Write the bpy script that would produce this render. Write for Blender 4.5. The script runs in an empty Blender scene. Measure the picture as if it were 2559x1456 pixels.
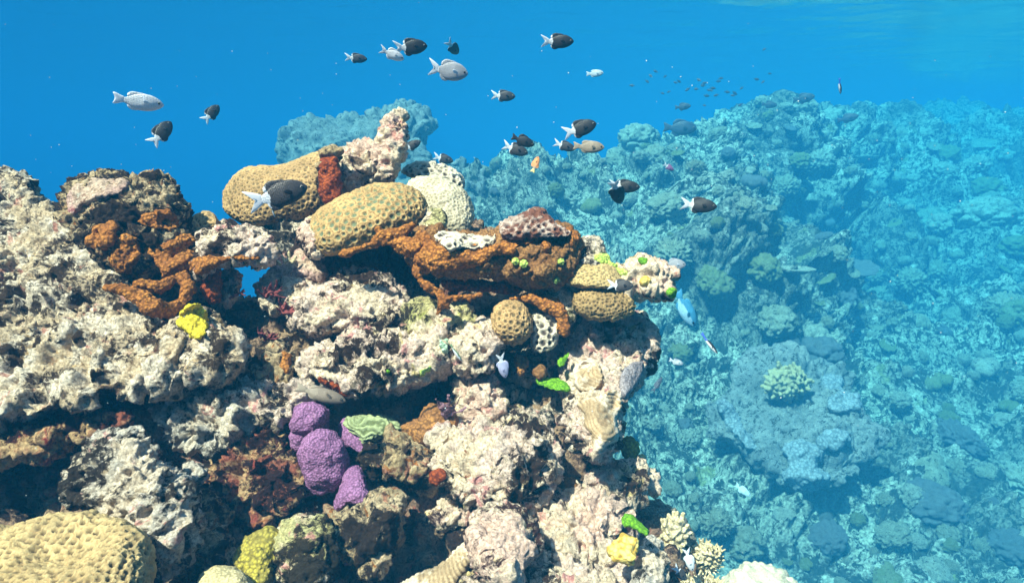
import bpy, math, random
import numpy as np
from mathutils import Vector, Matrix
from mathutils.bvhtree import BVHTree
from mathutils.kdtree import KDTree

R = math.radians
SC = bpy.context.scene
COL = SC.collection

# ------------------------------------------------------------------ camera
PITCH = R(12.0)
FPX, UC, VC = 1525.0, 1279.5, 728.0           # pixels of a 2559 x 1456 view
cam_data = bpy.data.cameras.new('camera')
cam_data.sensor_width = 36.0
cam_data.lens = 36.0 * FPX / 2559.0
cam_data.clip_start = 0.02
cam_data.clip_end = 400.0
cam = bpy.data.objects.new('camera', cam_data)
COL.objects.link(cam)
cam.rotation_euler = (R(90.0) - PITCH, 0, 0)
SC.camera = cam

# ------------------------------------------------------------------ world, sun, exposure
TO_SUN = Vector((-0.40, -0.42, 0.82)).normalized()
world = bpy.data.worlds.new('World')
SC.world = world
world.use_nodes = True
wn = world.node_tree
bg = wn.nodes['Background']
sky = wn.nodes.new('ShaderNodeTexSky')
sky.sky_type = 'NISHITA'
sky.sun_disc = False
sky.sun_elevation = math.asin(TO_SUN.z)
sky.sun_rotation = math.atan2(TO_SUN.x, TO_SUN.y)
wn.links.new(sky.outputs['Color'], bg.inputs['Color'])
bg.inputs['Strength'].default_value = 0.085

sl = bpy.data.lights.new('sun', 'SUN')
sl.energy = 5.0
sl.angle = R(0.5)
sl.color = (1.0, 0.62, 0.48)
sun = bpy.data.objects.new('sun', sl)
COL.objects.link(sun)
sun.rotation_euler = (-TO_SUN).to_track_quat('-Z', 'Y').to_euler()

SC.view_settings.view_transform = 'Standard'
SC.view_settings.look = 'None'
SC.view_settings.gamma = 1.0
SC.view_settings.use_curve_mapping = False
SC.view_settings.exposure = 2.34
SC.render.engine = 'CYCLES'
cy = SC.cycles
cy.use_denoising = True
cy.denoiser = 'OPENIMAGEDENOISE'
cy.max_bounces = 8
cy.diffuse_bounces = 3
cy.glossy_bounces = 2
cy.transmission_bounces = 2
cy.volume_bounces = 2
cy.transparent_max_bounces = 6
cy.caustics_reflective = False
cy.caustics_refractive = False
cy.sample_clamp_indirect = 4.0

# ------------------------------------------------------------------ numpy noise
_rs = np.random.RandomState(7)
_PERM = np.concatenate([_rs.permutation(256)] * 3).astype(np.int64)
_G = _rs.normal(size=(256, 3)); _G /= np.linalg.norm(_G, axis=1)[:, None]


def perlin(p):
    i = np.floor(p).astype(np.int64); f = p - i
    i &= 255
    w = f * f * f * (f * (f * 6 - 15) + 10)
    out = None
    res = {}
    for dx in (0, 1):
        for dy in (0, 1):
            for dz in (0, 1):
                h = _PERM[_PERM[_PERM[(i[:, 0] + dx) & 255] + ((i[:, 1] + dy) & 255)] + ((i[:, 2] + dz) & 255)]
                g = _G[h]
                res[dx, dy, dz] = g[:, 0] * (f[:, 0] - dx) + g[:, 1] * (f[:, 1] - dy) + g[:, 2] * (f[:, 2] - dz)
    x = [[res[0, a, b] * (1 - w[:, 0]) + res[1, a, b] * w[:, 0] for b in (0, 1)] for a in (0, 1)]
    y = [x[0][b] * (1 - w[:, 1]) + x[1][b] * w[:, 1] for b in (0, 1)]
    return (y[0] * (1 - w[:, 2]) + y[1] * w[:, 2]) * 1.5


def fbm(p, octaves=4, gain=0.5):
    a, s, out = 1.0, 1.0, 0.0
    for k in range(octaves):
        out = out + a * perlin(p * s + 17.3 * k)
        a *= gain; s *= 2.03
    return out


def billow(p, octaves=3, gain=0.5):
    a, s, out = 1.0, 1.0, 0.0
    for k in range(octaves):
        out = out + a * (1 - 2.2 * np.abs(perlin(p * s + 9.1 * k)))
        a *= gain; s *= 2.1
    return out


def _cellrand(c, k):
    h = (c[:, 0] * 73856093) ^ (c[:, 1] * 19349663) ^ (c[:, 2] * 83492791) ^ (k * 2654435761)
    h = (h ^ (h >> 13)) * 1274126177
    h = (h ^ (h >> 16)) & 0xFFFFFF
    return h / float(0x1000000)


def worley(p, seed=0):
    """nearest distance, second nearest, random number of the nearest cell"""
    b = np.floor(p).astype(np.int64)
    f1 = np.full(len(p), 9.0); f2 = np.full(len(p), 9.0); rid = np.zeros(len(p))
    for dx in (-1, 0, 1):
        for dy in (-1, 0, 1):
            for dz in (-1, 0, 1):
                c = b + np.array((dx, dy, dz))
                q = c + np.stack([_cellrand(c, seed * 7 + j) for j in (1, 2, 3)], 1)
                d = np.sqrt(((p - q) ** 2).sum(1))
                rr = _cellrand(c, seed * 7 + 5)
                closer = d < f1
                f2 = np.where(closer, f1, np.minimum(f2, d))
                rid = np.where(closer, rr, rid)
                f1 = np.where(closer, d, f1)
    return f1, f2, rid


def sstep(a, b, x):
    t = np.clip((x - a) / (b - a), 0, 1)
    return t * t * (3 - 2 * t)


# ------------------------------------------------------------------ object helpers
def P(u, v, d):
    """pixel of the 2559 x 1456 view and forward distance -> world point (camera at the origin)"""
    x = (u - UC) / FPX * d
    yc = -(v - VC) / FPX * d
    cp, sp = math.cos(PITCH), math.sin(PITCH)
    return (x, d * cp + yc * sp, yc * cp - d * sp)


def PN(u, v, d):
    x = (u - UC) / FPX * d
    yc = -(v - VC) / FPX * d
    cp, sp = math.cos(PITCH), math.sin(PITCH)
    return np.stack([x, d * cp + yc * sp, yc * cp - d * sp], -1)


def tag(o, label=None, cat=None, group=None, kind=None):
    if label: o['label'] = label
    if cat: o['category'] = cat
    if group: o['group'] = group
    if kind: o['kind'] = kind
    return o


def mesh_from(name, co, faces, smooth=True):
    """faces: (n,4) or (n,3) integer array"""
    me = bpy.data.meshes.new(name)
    faces = np.asarray(faces, dtype=np.int32)
    n, k = faces.shape
    me.vertices.add(len(co)); me.vertices.foreach_set('co', np.asarray(co, dtype=np.float32).ravel())
    me.loops.add(n * k); me.loops.foreach_set('vertex_index', faces.ravel())
    me.polygons.add(n)
    me.polygons.foreach_set('loop_start', np.arange(0, n * k, k, dtype=np.int32))
    me.polygons.foreach_set('loop_total', np.full(n, k, dtype=np.int32))
    me.update(calc_edges=True)
    if smooth: me.shade_smooth()
    return me


def obj(name, me, mat=None, parent=None, loc=(0, 0, 0)):
    o = bpy.data.objects.new(name, me)
    COL.objects.link(o)
    o.location = loc
    if mat is not None:
        me.materials.clear(); me.materials.append(mat)
    if parent is not None: o.parent = parent
    return o


def get_co(me):
    a = np.empty(len(me.vertices) * 3, dtype=np.float32); me.vertices.foreach_get('co', a)
    return a.reshape(-1, 3).astype(np.float64)


def get_no(me):
    a = np.empty(len(me.vertices) * 3, dtype=np.float32); me.vertex_normals.foreach_get('vector', a)
    return a.reshape(-1, 3).astype(np.float64)


def set_co(me, co):
    me.vertices.foreach_set('co', np.asarray(co, dtype=np.float32).ravel()); me.update()


def set_attr(me, name, val):
    a = me.attributes.new(name, 'FLOAT', 'POINT')
    a.data.foreach_set('value', np.asarray(val, dtype=np.float32))


def smooth_co(me, co, n=3, lam=0.6):
    e = np.empty(len(me.edges) * 2, dtype=np.int32); me.edges.foreach_get('vertices', e)
    e = e.reshape(-1, 2); N = len(co)
    deg = np.bincount(e.ravel(), minlength=N)[:, None].clip(1)
    for _ in range(n):
        acc = np.stack([np.bincount(e[:, 0], co[e[:, 1], j], N) + np.bincount(e[:, 1], co[e[:, 0], j], N) for j in range(3)], 1)
        co = co + lam * (acc / deg - co)
    return co


def remesh(me, voxel):
    o = bpy.data.objects.new('tmp', me); COL.objects.link(o)
    m = o.modifiers.new('r', 'REMESH'); m.mode = 'VOXEL'; m.voxel_size = voxel; m.use_smooth_shade = True
    dg = bpy.context.evaluated_depsgraph_get()
    out = bpy.data.meshes.new_from_object(o.evaluated_get(dg))
    bpy.data.objects.remove(o); bpy.data.meshes.remove(me)
    return out


def spline(pts, n=10):
    """closed Catmull-Rom through the points"""
    p = np.array(pts, float); k = len(p); out = []
    t = np.linspace(0, 1, n, endpoint=False)[:, None]
    for i in range(k):
        a, b, c, d = p[i - 1], p[i], p[(i + 1) % k], p[(i + 2) % k]
        out.append(0.5 * (2 * b + (c - a) * t + (2 * a - 5 * b + 4 * c - d) * t ** 2 + (3 * b - a - 3 * c + d) * t ** 3))
    return np.concatenate(out)


def inside(poly, X, Y):
    r = np.zeros(X.shape, bool)
    x0, y0 = poly[:, 0], poly[:, 1]; x1, y1 = np.roll(x0, -1), np.roll(y0, -1)
    for a, b, c, d in zip(x0, y0, x1, y1):
        if b == d: continue
        cond = (b > Y) != (d > Y)
        r ^= cond & (X < (c - a) * (Y - b) / (d - b) + a)
    return r


def poisson(mask, iters=500):
    """height whose laplacian is -1 inside the mask, zero outside (grid units), coarse to fine"""
    h, w = mask.shape
    if max(h, w) > 48:
        m2 = mask[::2, ::2]
        c = poisson(m2, iters) * 4.0
        H = np.repeat(np.repeat(c, 2, 0), 2, 1)[:h, :w]
        iters = 60
    else:
        H = np.zeros(mask.shape)
    mk = np.pad(mask, 1).astype(float); A = np.pad(H, 1) * mk
    for _ in range(iters):
        A[1:-1, 1:-1] = 0.25 * (A[:-2, 1:-1] + A[2:, 1:-1] + A[1:-1, :-2] + A[1:-1, 2:] + 1.0)
        A *= mk
    return A[1:-1, 1:-1]


def inflate(outline, d, step, front=0.8, back=0.8, gu=0.0, gv=0.0, depthmap=None, power=1.0, maxt=9.0):
    """solid pillow over an outline: returns co, quads.  gu/gv: metres of depth per 1000 px across / down"""
    poly = spline(outline)
    spx = step / d * FPX
    u0, v0 = poly.min(0) - 2 * spx; u1, v1 = poly.max(0) + 2 * spx
    U, V = np.meshgrid(np.arange(u0, u1 + spx, spx), np.arange(v0, v1 + spx, spx))
    mask = inside(poly, U, V)
    H = poisson(mask)
    t = 2 * np.sqrt(np.maximum(H, 0)) * step
    if power != 1.0:
        m = t.max(); t = m * (t / m) ** power
    t = np.minimum(t, maxt + 0.15 * np.maximum(t - maxt, 0))
    uc, vc = poly[:, 0].mean(), poly[:, 1].mean()
    D = d + gu * (U - uc) / 1000 + gv * (V - vc) / 1000
    if depthmap is not None: D = depthmap(U, V, mask)
    mp = np.pad(mask, 1); nb = mask.copy()
    for i in range(3):
        for j in range(3): nb &= mp[i:i + mask.shape[0], j:j + mask.shape[1]]
    F = PN(U, V, D - t * front); B = PN(U, V, D + t * back)
    fi = np.full(mask.shape, -1); fi[mask] = np.arange(mask.sum())
    inner = nb & mask
    bi = fi.copy(); bi[inner] = mask.sum() + np.arange(inner.sum())
    co = np.concatenate([F[mask], B[inner]])
    edge = mask & ~inner
    co[fi[edge]] = PN(U, V, D)[edge]
    q = mask[:-1, :-1] & mask[1:, :-1] & mask[1:, 1:] & mask[:-1, 1:]
    a, b, c, e = [x[q] for x in (fi[:-1, :-1], fi[1:, :-1], fi[1:, 1:], fi[:-1, 1:])]
    f1 = np.stack([a, b, c, e], 1)
    a, b, c, e = [x[q] for x in (bi[:-1, :-1], bi[1:, :-1], bi[1:, 1:], bi[:-1, 1:])]
    f2 = np.stack([e, c, b, a], 1)
    # a cell whose four corners all lie on the rim would give two coincident faces: drop those
    same = (np.sort(f1, 1) == np.sort(f2, 1)).all(1)
    return co, np.concatenate([f1[~same], f2[~same]])


_ico_cache = {}
def ico(sub):
    if sub not in _ico_cache:
        import bmesh
        bm = bmesh.new(); bmesh.ops.create_icosphere(bm, subdivisions=sub, radius=1.0)
        co = np.array([v.co[:] for v in bm.verts]); f = np.array([[v.index for v in p.verts] for p in bm.faces])
        bm.free(); _ico_cache[sub] = (co, f)
    return _ico_cache[sub]


def join_parts(parts):
    """list of (co, faces): triangles and quads -> one triangle/quad mesh (all as triangles)"""
    cs, fs, n = [], [], 0
    for co, f in parts:
        f = np.asarray(f)
        if f.shape[1] == 4: f = np.concatenate([f[:, [0, 1, 2]], f[:, [0, 2, 3]]])
        cs.append(co); fs.append(f + n); n += len(co)
    return np.concatenate(cs), np.concatenate(fs)


def chain(pts, sub=2, dens=0.45):
    """spheres along a polyline of (x, y, z, r), to be voxel-merged"""
    c, f = ico(sub); parts = []
    for a, b in zip(pts[:-1], pts[1:]):
        a, b = np.array(a, float), np.array(b, float)
        L = np.linalg.norm(b[:3] - a[:3]); n = max(1, int(L / (dens * min(a[3], b[3])))) 
        for k in range(n + 1):
            q = a + (b - a) * k / n
            parts.append((c * q[3] + q[:3], f))
    return join_parts(parts)

# ------------------------------------------------------------------ materials
def new_mat(name):
    m = bpy.data.materials.new(name); m.use_nodes = True
    nt = m.node_tree; b = nt.nodes['Principled BSDF']
    b.inputs['Roughness'].default_value = 0.85
    b.inputs['Specular IOR Level'].default_value = 0.15
    return m, nt, b


class NT:
    def __init__(s, nt): s.nt = nt
    def n(s, t, **kw):
        x = s.nt.nodes.new(t)
        for k, v in kw.items(): setattr(x, k, v)
        return x
    def link(s, a, b): s.nt.links.new(a, b)
    def coords(s):
        tc = s.n('ShaderNodeTexCoord'); oi = s.n('ShaderNodeObjectInfo')
        mu = s.n('ShaderNodeMath', operation='MULTIPLY'); mu.inputs[1].default_value = 37.0
        s.link(oi.outputs['Random'], mu.inputs[0])
        ad = s.n('ShaderNodeVectorMath', operation='ADD')
        s.link(tc.outputs['Object'], ad.inputs[0]); s.link(mu.outputs[0], ad.inputs[1])
        return ad.outputs[0]
    def noise(s, vec, scale, detail=4, rough=0.6, dist=0.0):
        x = s.n('ShaderNodeTexNoise'); x.inputs['Scale'].default_value = scale
        x.inputs['Detail'].default_value = detail; x.inputs['Roughness'].default_value = rough
        x.inputs['Distortion'].default_value = dist
        s.link(vec, x.inputs['Vector']); return x.outputs['Fac']
    def voro(s, vec, scale, feature='F1', rnd=1.0):
        x = s.n('ShaderNodeTexVoronoi', feature=feature); x.inputs['Scale'].default_value = scale
        x.inputs['Randomness'].default_value = rnd
        s.link(vec, x.inputs['Vector']); return x.outputs['Distance']
    def ramp(s, fac, a, b):
        x = s.n('ShaderNodeMapRange', interpolation_type='SMOOTHSTEP')
        x.inputs['From Min'].default_value = a; x.inputs['From Max'].default_value = b
        s.link(fac, x.inputs['Value']); return x.outputs[0]
    def mix(s, fac, a, b, blend='MIX'):
        x = s.n('ShaderNodeMix', data_type='RGBA', blend_type=blend)
        for k, v in ((0, fac), (6, a), (7, b)):
            if isinstance(v, (int, float)): x.inputs[k].default_value = v
            elif isinstance(v, tuple): x.inputs[k].default_value = (*v, 1.0)
            else: s.link(v, x.inputs[k])
        return x.outputs[2]
    def math(s, op, a, b=0.0):
        x = s.n('ShaderNodeMath', operation=op)
        for k, v in ((0, a), (1, b)):
            if isinstance(v, (int, float)): x.inputs[k].default_value = v
            else: s.link(v, x.inputs[k])
        return x.outputs[0]
    def attr(s, name):
        x = s.n('ShaderNodeAttribute'); x.attribute_name = name; return x.outputs['Fac']
    def bump(s, h, strength, dist, bsdf):
        x = s.n('ShaderNodeBump'); x.inputs['Strength'].default_value = strength
        x.inputs['Distance'].default_value = dist
        s.link(h, x.inputs['Height']); s.link(x.outputs[0], bsdf.inputs['Normal'])


def rock_mat(name, base, second, turf, turf_amt=0.44, extra=None, extra_amt=0.36, scale=1.0, contrast=0.05, bump=0.9, stain=(0.34, 0.13, 0.06), stain_amt=0.36):
    """encrusted reef rock: crust colours in blotches, rusty stains, dark turf in patches and specks"""
    m, nt, b = new_mat(name); N = NT(nt); v = N.coords()
    c = N.mix(N.ramp(N.noise(v, 16 * scale, 4, 0.6), 0.42, 0.56), base, second)
    if extra: c = N.mix(N.ramp(N.noise(v, 24 * scale, 5, 0.65, 0.5), 1 - extra_amt - 0.02, 1 - extra_amt + 0.05), c, extra)
    mauve = tuple(x * y for x, y in zip(second, (0.84, 0.52, 0.58)))
    c = N.mix(N.ramp(N.noise(v, 21 * scale, 6, 0.7, 0.8), 0.572, 0.635), c, mauve)
    c = N.mix(N.ramp(N.noise(v, 37 * scale, 7, 0.72, 0.8), 1 - stain_amt - 0.02, 1 - stain_amt + 0.06), c, stain)
    zone = N.math('MULTIPLY', N.math('SUBTRACT', N.noise(v, 12 * scale, 4, 0.6), 0.5), 1.0)
    n1 = N.math('ADD', N.noise(v, 46 * scale, 8, 0.74, 0.6), zone)
    t1 = N.ramp(n1, 1 - turf_amt - contrast, 1 - turf_amt + contrast)
    n2 = N.math('ADD', N.noise(v, 125 * scale, 5, 0.7, 0.4), N.math('MULTIPLY', zone, 0.7))
    t2 = N.ramp(n2, 1.0 - turf_amt, 1.06 - turf_amt)
    mid = tuple((x * 0.35 + y * 0.65) for x, y in zip(base, turf))
    c = N.mix(t2, c, mid); c = N.mix(t1, c, turf)
    sp = N.ramp(N.noise(v, 240 * scale, 4, 0.7), 0.3, 0.72)
    c = N.mix(1.0, c, N.mix(sp, (0.50, 0.46, 0.42), (1.22, 1.2, 1.17)), 'MULTIPLY')
    N.link(c, b.inputs['Base Color'])
    h = N.math('ADD', N.noise(v, 130 * scale, 6, 0.75), N.math('MULTIPLY', N.voro(v, 110 * scale), 0.5))
    N.bump(h, bump, 0.012, b)
    return m


def polyp_mat(name, wall, centre, groove, dead=None, dead_amt=0.35, fine=320):
    """stony coral: walls, polyp centres and grooves come from per-vertex values, plus dead crust patches"""
    m, nt, b = new_mat(name); N = NT(nt); v = N.coords()
    w2 = tuple(x * 0.72 for x in wall)
    c = N.mix(N.ramp(N.noise(v, 22, 4, 0.6), 0.4, 0.62), wall, w2)
    c = N.mix(N.attr('groove'), c, groove)
    c = N.mix(N.attr('centre'), c, centre)
    if dead:
        c = N.mix(N.ramp(N.noise(v, 14, 6, 0.7, 0.4), 1 - dead_amt - 0.02, 1 - dead_amt + 0.05), c, dead)
    sp = N.ramp(N.noise(v, fine, 3, 0.7), 0.3, 0.75)
    c = N.mix(1.0, c, N.mix(sp, (0.72, 0.7, 0.66), (1.12, 1.12, 1.1)), 'MULTIPLY')
    N.link(c, b.inputs['Base Color'])
    N.bump(N.noise(v, fine, 4, 0.7), 0.45, 0.003, b)
    return m


def crust_mat(name, a, bcol, dark=None, dark_amt=0.35, grain=230, bump=0.8):
    """encrusting sponge or algae: grainy skin"""
    m, nt, b = new_mat(name); N = NT(nt); v = N.coords()
    c = N.mix(N.ramp(N.noise(v, 26, 5, 0.65), 0.4, 0.62), a, bcol)
    vo = N.voro(v, grain)
    c = N.mix(N.ramp(vo, 0.25, 0.75), c, tuple(x * 0.6 for x in bcol))
    if dark: c = N.mix(N.ramp(N.noise(v, 34, 7, 0.7, 0.5), 1 - dark_amt - 0.03, 1 - dark_amt + 0.05), c, dark)
    N.link(c, b.inputs['Base Color'])
    N.bump(N.math('SUBTRACT', N.noise(v, grain * 0.7, 4, 0.7), N.math('MULTIPLY', vo, 0.8)), bump, 0.004, b)
    return m


def fish_mat(name, col, rough=0.42, spec=0.35):
    """scaly skin: rows of slightly different scales"""
    m, nt, b = new_mat(name); N = NT(nt)
    mp = N.n('ShaderNodeMapping'); mp.inputs['Scale'].default_value = (34, 12, 46)
    N.link(N.n('ShaderNodeTexCoord').outputs['Object'], mp.inputs['Vector'])
    vo = N.voro(mp.outputs[0], 1.0, 'F1', 0.35); ns = N.noise(mp.outputs[0], 0.22, 4, 0.6)
    k = N.math('ADD', N.math('MULTIPLY', N.ramp(vo, 0.15, 0.7), -0.45), N.math('MULTIPLY', ns, 0.9))
    c = N.mix(k, tuple(x * 0.72 for x in col), tuple(min(1, x * 1.35 + 0.01) for x in col))
    N.link(c, b.inputs['Base Color']); N.bump(vo, 0.25, 0.02, b)
    b.inputs['Roughness'].default_value = rough; b.inputs['Specular IOR Level'].default_value = spec
    return m


def plain_mat(name, col, rough=0.5, spec=0.3, var=0.15, scale=300, coat=0.0):
    m, nt, b = new_mat(name); N = NT(nt); v = N.coords()
    c = N.mix(N.noise(v, scale, 3, 0.6), tuple(x * (1 - var) for x in col), tuple(min(1, x * (1 + var)) for x in col))
    N.link(c, b.inputs['Base Color'])
    b.inputs['Roughness'].default_value = rough; b.inputs['Specular IOR Level'].default_value = spec
    return m


CREAM = (0.88, 0.70, 0.52); PINK = (0.85, 0.59, 0.48); TAN = (0.46, 0.33, 0.18); TURF = (0.040, 0.020, 0.013)
OLIVE = (0.36, 0.34, 0.13); MAROON = (0.13, 0.025, 0.03); GREY = (0.66, 0.62, 0.56)
M = {}
RUST = (0.36, 0.13, 0.05)
M['pale'] = rock_mat('pale_rock', CREAM, (0.82, 0.62, 0.52), TURF, 0.43, (0.72, 0.56, 0.26), 0.38)
M['slope'] = rock_mat('slope_rock', (0.86, 0.72, 0.58), (0.74, 0.56, 0.38), (0.055, 0.032, 0.02), 0.44, (0.60, 0.40, 0.20), 0.38)
M['pink'] = rock_mat('pink_rock', PINK, CREAM, (0.05, 0.018, 0.016), 0.41, (0.84, 0.62, 0.32), 0.38)
M['pit'] = rock_mat('pitted_rock', (0.66, 0.50, 0.32), (0.50, 0.36, 0.20), (0.030, 0.017, 0.012), 0.50, (0.42, 0.16, 0.045), 0.42, stain=(0.36, 0.13, 0.03), stain_amt=0.42)
M['olive'] = rock_mat('olive_rock', (0.62, 0.55, 0.26), CREAM, (0.035, 0.025, 0.015), 0.46, (0.46, 0.46, 0.12), 0.40, stain=(0.22, 0.17, 0.05))
M['grey'] = rock_mat('grey_rock', (0.70, 0.62, 0.54), (0.78, 0.64, 0.50), (0.035, 0.025, 0.02), 0.45, (0.52, 0.40, 0.27), 0.38)
M['maroon'] = rock_mat('maroon_rock', (0.36, 0.11, 0.07), (0.64, 0.42, 0.22), (0.028, 0.008, 0.008), 0.46, (0.30, 0.035, 0.03), 0.44, stain=(0.42, 0.15, 0.04), stain_amt=0.42)
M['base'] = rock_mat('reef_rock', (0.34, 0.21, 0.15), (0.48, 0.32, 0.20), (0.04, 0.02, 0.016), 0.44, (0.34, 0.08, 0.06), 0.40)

# ------------------------------------------------------------------ the sea floor and far reef slope
CTRL = [  # pixel, pixel, distance of the reef and floor as seen on the right
    (2000, 1400, 2.35), (2500, 1420, 2.3), (1700, 1300, 2.4), (2400, 1200, 2.9), (2050, 1330, 2.5), (2500, 1000, 3.5),
    (2250, 1000, 3.5), (1700, 1050, 2.9), (1850, 850, 3.4), (2100, 800, 4.2), (2400, 800, 4.4), (1650, 800, 3.3),
    (1700, 650, 3.7), (1850, 650, 4.1), (1990, 700, 4.4), (2070, 680, 5.6), (2140, 700, 5.6), (2250, 650, 5.5), (2500, 620, 5.9),
    (1600, 500, 4.3), (1800, 500, 4.5), (1960, 480, 4.8), (2060, 520, 6.5), (2150, 560, 6.9), (2250, 480, 7.0),
    (2450, 430, 8.4), (1500, 420, 4.9), (1540, 350, 5.3), (1650, 330, 5.4), (1750, 310, 5.6), (1830, 268, 6.0),
    (1950, 258, 6.8), (2060, 268, 7.8), (2200, 292, 9.5), (2330, 285, 12.0), (2450, 300, 14.0), (2559, 330, 14.5),
    (1430, 440, 5.0), (1330, 470, 4.8), (1230, 430, 5.1), (1170, 385, 5.3), (1100, 388, 5.4), (1250, 600, 4.0), (1400, 600, 3.9), (1500, 700, 3.4),
    (900, 640, 4.8), (700, 640, 5.2),
]
FS = 1.5                             # the far reef lies this much farther than the distances noted here
_c = [P(q[0], q[1], q[2] * FS) for q in CTRL]
_c += [(-3.5, 5, -5.5), (-3, 2, -4.5), (-8, 8, -8), (-20, 20, -9), (-6, 14, -8), (-1.5, 9, -4.5), (1.5, 9, -3.0), (3, 12, -3.0),
       (8, 16, -1.5), (16, 14, -1.0), (12, 8, 0.4), (5, 4, -0.9), (4, 1.5, -1.9), (12, 2, -1.0), (0, 1.5, -2.6), (1.2, 1.0, -1.9),
       (-1, 0, -3.6), (3, -2, -3.0), (-4, -4, -6), (30, 30, -6), (0, 30, -9), (-30, 0, -9), (0, -30, -9), (30, -10, -6), (-25, -25, -9), (35, 5, -4)]
CP = np.array(_c); CP[len(CTRL):] *= FS


def _rbf_fit(X, z):
    n = len(X); r = np.sqrt(((X[:, None] - X[None]) ** 2).sum(-1))
    A = np.zeros((n + 3, n + 3)); A[:n, :n] = r - 0.02 * np.eye(n); A[:n, n] = 1; A[:n, n + 1:] = X; A[n, :n] = 1; A[n + 1:, :n] = X.T
    return np.linalg.solve(A, np.concatenate([z, np.zeros(3)]))


_W = _rbf_fit(CP[:, :2], CP[:, 2])


HOLLOWS = [(2080, 470, 6.2, 0.6, 1.5), (2100, 560, 6.0, 0.55, 1.6), (2110, 640, 5.7, 0.5, 1.4), (2210, 710, 5.4, 0.5, 1.2), (2440, 690, 5.8, 0.6, 0.6), (1880, 640, 4.4, 0.35, 0.45), (2230, 840, 4.3, 0.4, 0.45), (1760, 760, 3.7, 0.35, 0.4),
           (2330, 520, 7.2, 0.7, 0.7), (2200, 1030, 3.5, 0.25, 0.3), (2000, 400, 5.9, 0.5, 0.5), (1700, 450, 4.6, 0.3, 0.35)]


def base_height(x, y):
    s = x.shape; X = np.stack([x.ravel(), y.ravel()], 1); out = np.empty(len(X))
    for k in range(0, len(X), 50000):
        q = X[k:k + 50000]; r = np.sqrt(((q[:, None] - CP[None, :, :2]) ** 2).sum(-1))
        out[k:k + 50000] = r @ _W[:-3] + _W[-3] + q @ _W[-2:]
    for (u, v, d, r, dep) in HOLLOWS:                                  # deep hollows between the coral banks
        px, py, _ = P(u, v, d * FS)
        out -= dep * np.exp(-((X[:, 0] - px) ** 2 + (X[:, 1] - py) ** 2) / r ** 2)
    return np.clip(out, -13, 1.5).reshape(s)


def build_floor():
    ang = np.concatenate([np.radians(np.linspace(-180, -14, 60, endpoint=False)), np.radians(np.linspace(-14, 52, 760, endpoint=False)),
                          np.radians(np.linspace(52, 180, 40, endpoint=False))])
    rad = np.concatenate([np.linspace(0.05, 1.4, 16, endpoint=False), np.geomspace(1.4, 19, 900, endpoint=False), np.geomspace(19, 96, 40)])
    Rr, A = np.meshgrid(rad, ang)
    x, y = Rr * np.sin(A), Rr * np.cos(A)
    z = base_height(x, y)
    n, m = x.shape
    i = np.arange(n)[:, None]; j = np.arange(m - 1)[None]
    i2 = (i + 1) % n
    f = np.stack([i * m + j, i * m + j + 1, i2 * m + j + 1, i2 * m + j], -1).reshape(-1, 4)
    f = f[:, ::-1]
    co = np.stack([x, y, z], -1).reshape(-1, 3)
    me = mesh_from('sea_floor', co, f)
    no = get_no(me); no[no[:, 2] < 0] *= -1
    near = (co[:, 1] > 1.0) & (np.hypot(co[:, 0], co[:, 1]) < 24) & (co[:, 0] > -5)
    q = co[near] / FS; h = np.zeros(len(q)); lat = np.zeros((len(q), 3))
    wq = q + 0.06 * np.stack([fbm(q * 2.5 + k * 31, 2) for k in range(3)], 1)
    high = 0.25 + 0.75 * sstep(-1.25, -0.55, q[:, 2])            # the low floor is flatter, fine rubble
    bare = sstep(0.15, 0.5, fbm(q * 0.9 + 5, 3))                 # sandier pockets stay flatter
    for sc, amp, sd in ((0.6, 0.46, 11), (1.7, 0.20, 1), (3.6, 0.11, 2), (7.5, 0.060, 3), (15, 0.040, 4), (31, 0.022, 5)):
        f1, f2, rr = worley(wq * sc, sd)
        dome = np.sqrt(np.clip(1 - (f1 / (0.45 + 0.2 * rr)) ** 2, 0, 1)) * (0.4 + 0.8 * rr) * np.where(rr > 0.2, 1, 0.15)
        h += amp * dome * (1 - 0.6 * bare) * (high if sc < 2 else 1.0)
    h += 0.03 * fbm(q * 5, 3, 0.5) + 0.012 * fbm(q * 22, 3, 0.6) - 0.26
    co2 = co.copy(); co2[near] = (q + no[near] * h[:, None]) * FS
    set_co(me, co2)
    return me


def floor_mat():
    m, nt, b = new_mat('far_reef'); N = NT(nt)
    v = N.n('ShaderNodeTexCoord').outputs['Object']
    c = N.mix(N.ramp(N.noise(v, 2.0, 6, 0.65), 0.40, 0.60), (0.46, 0.47, 0.38), (0.66, 0.67, 0.55))
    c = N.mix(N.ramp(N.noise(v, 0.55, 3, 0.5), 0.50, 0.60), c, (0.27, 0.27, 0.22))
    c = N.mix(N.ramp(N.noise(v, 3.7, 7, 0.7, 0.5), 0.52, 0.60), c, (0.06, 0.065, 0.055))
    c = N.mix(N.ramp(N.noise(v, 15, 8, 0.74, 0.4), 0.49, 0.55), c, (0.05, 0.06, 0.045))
    c = N.mix(N.ramp(N.noise(v, 5.5, 5, 0.7), 0.57, 0.66), c, (0.66, 0.66, 0.56))
    c = N.mix(N.ramp(N.noise(v, 2.8, 4, 0.6), 0.63, 0.70), c, (0.32, 0.34, 0.16))
    sp = N.ramp(N.noise(v, 47, 4, 0.7), 0.3, 0.72)
    c = N.mix(1.0, c, N.mix(sp, (0.35, 0.35, 0.35), (1.3, 1.3, 1.3)), 'MULTIPLY')
    N.link(c, b.inputs['Base Color'])
    N.bump(N.noise(v, 30, 6, 0.75), 1.0, 0.04, b)
    return m


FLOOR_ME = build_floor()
floor = obj('sea_floor', FLOOR_ME, floor_mat()); tag(floor, 'mottled reef slope and sea floor fading into blue water', kind='structure')


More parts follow.
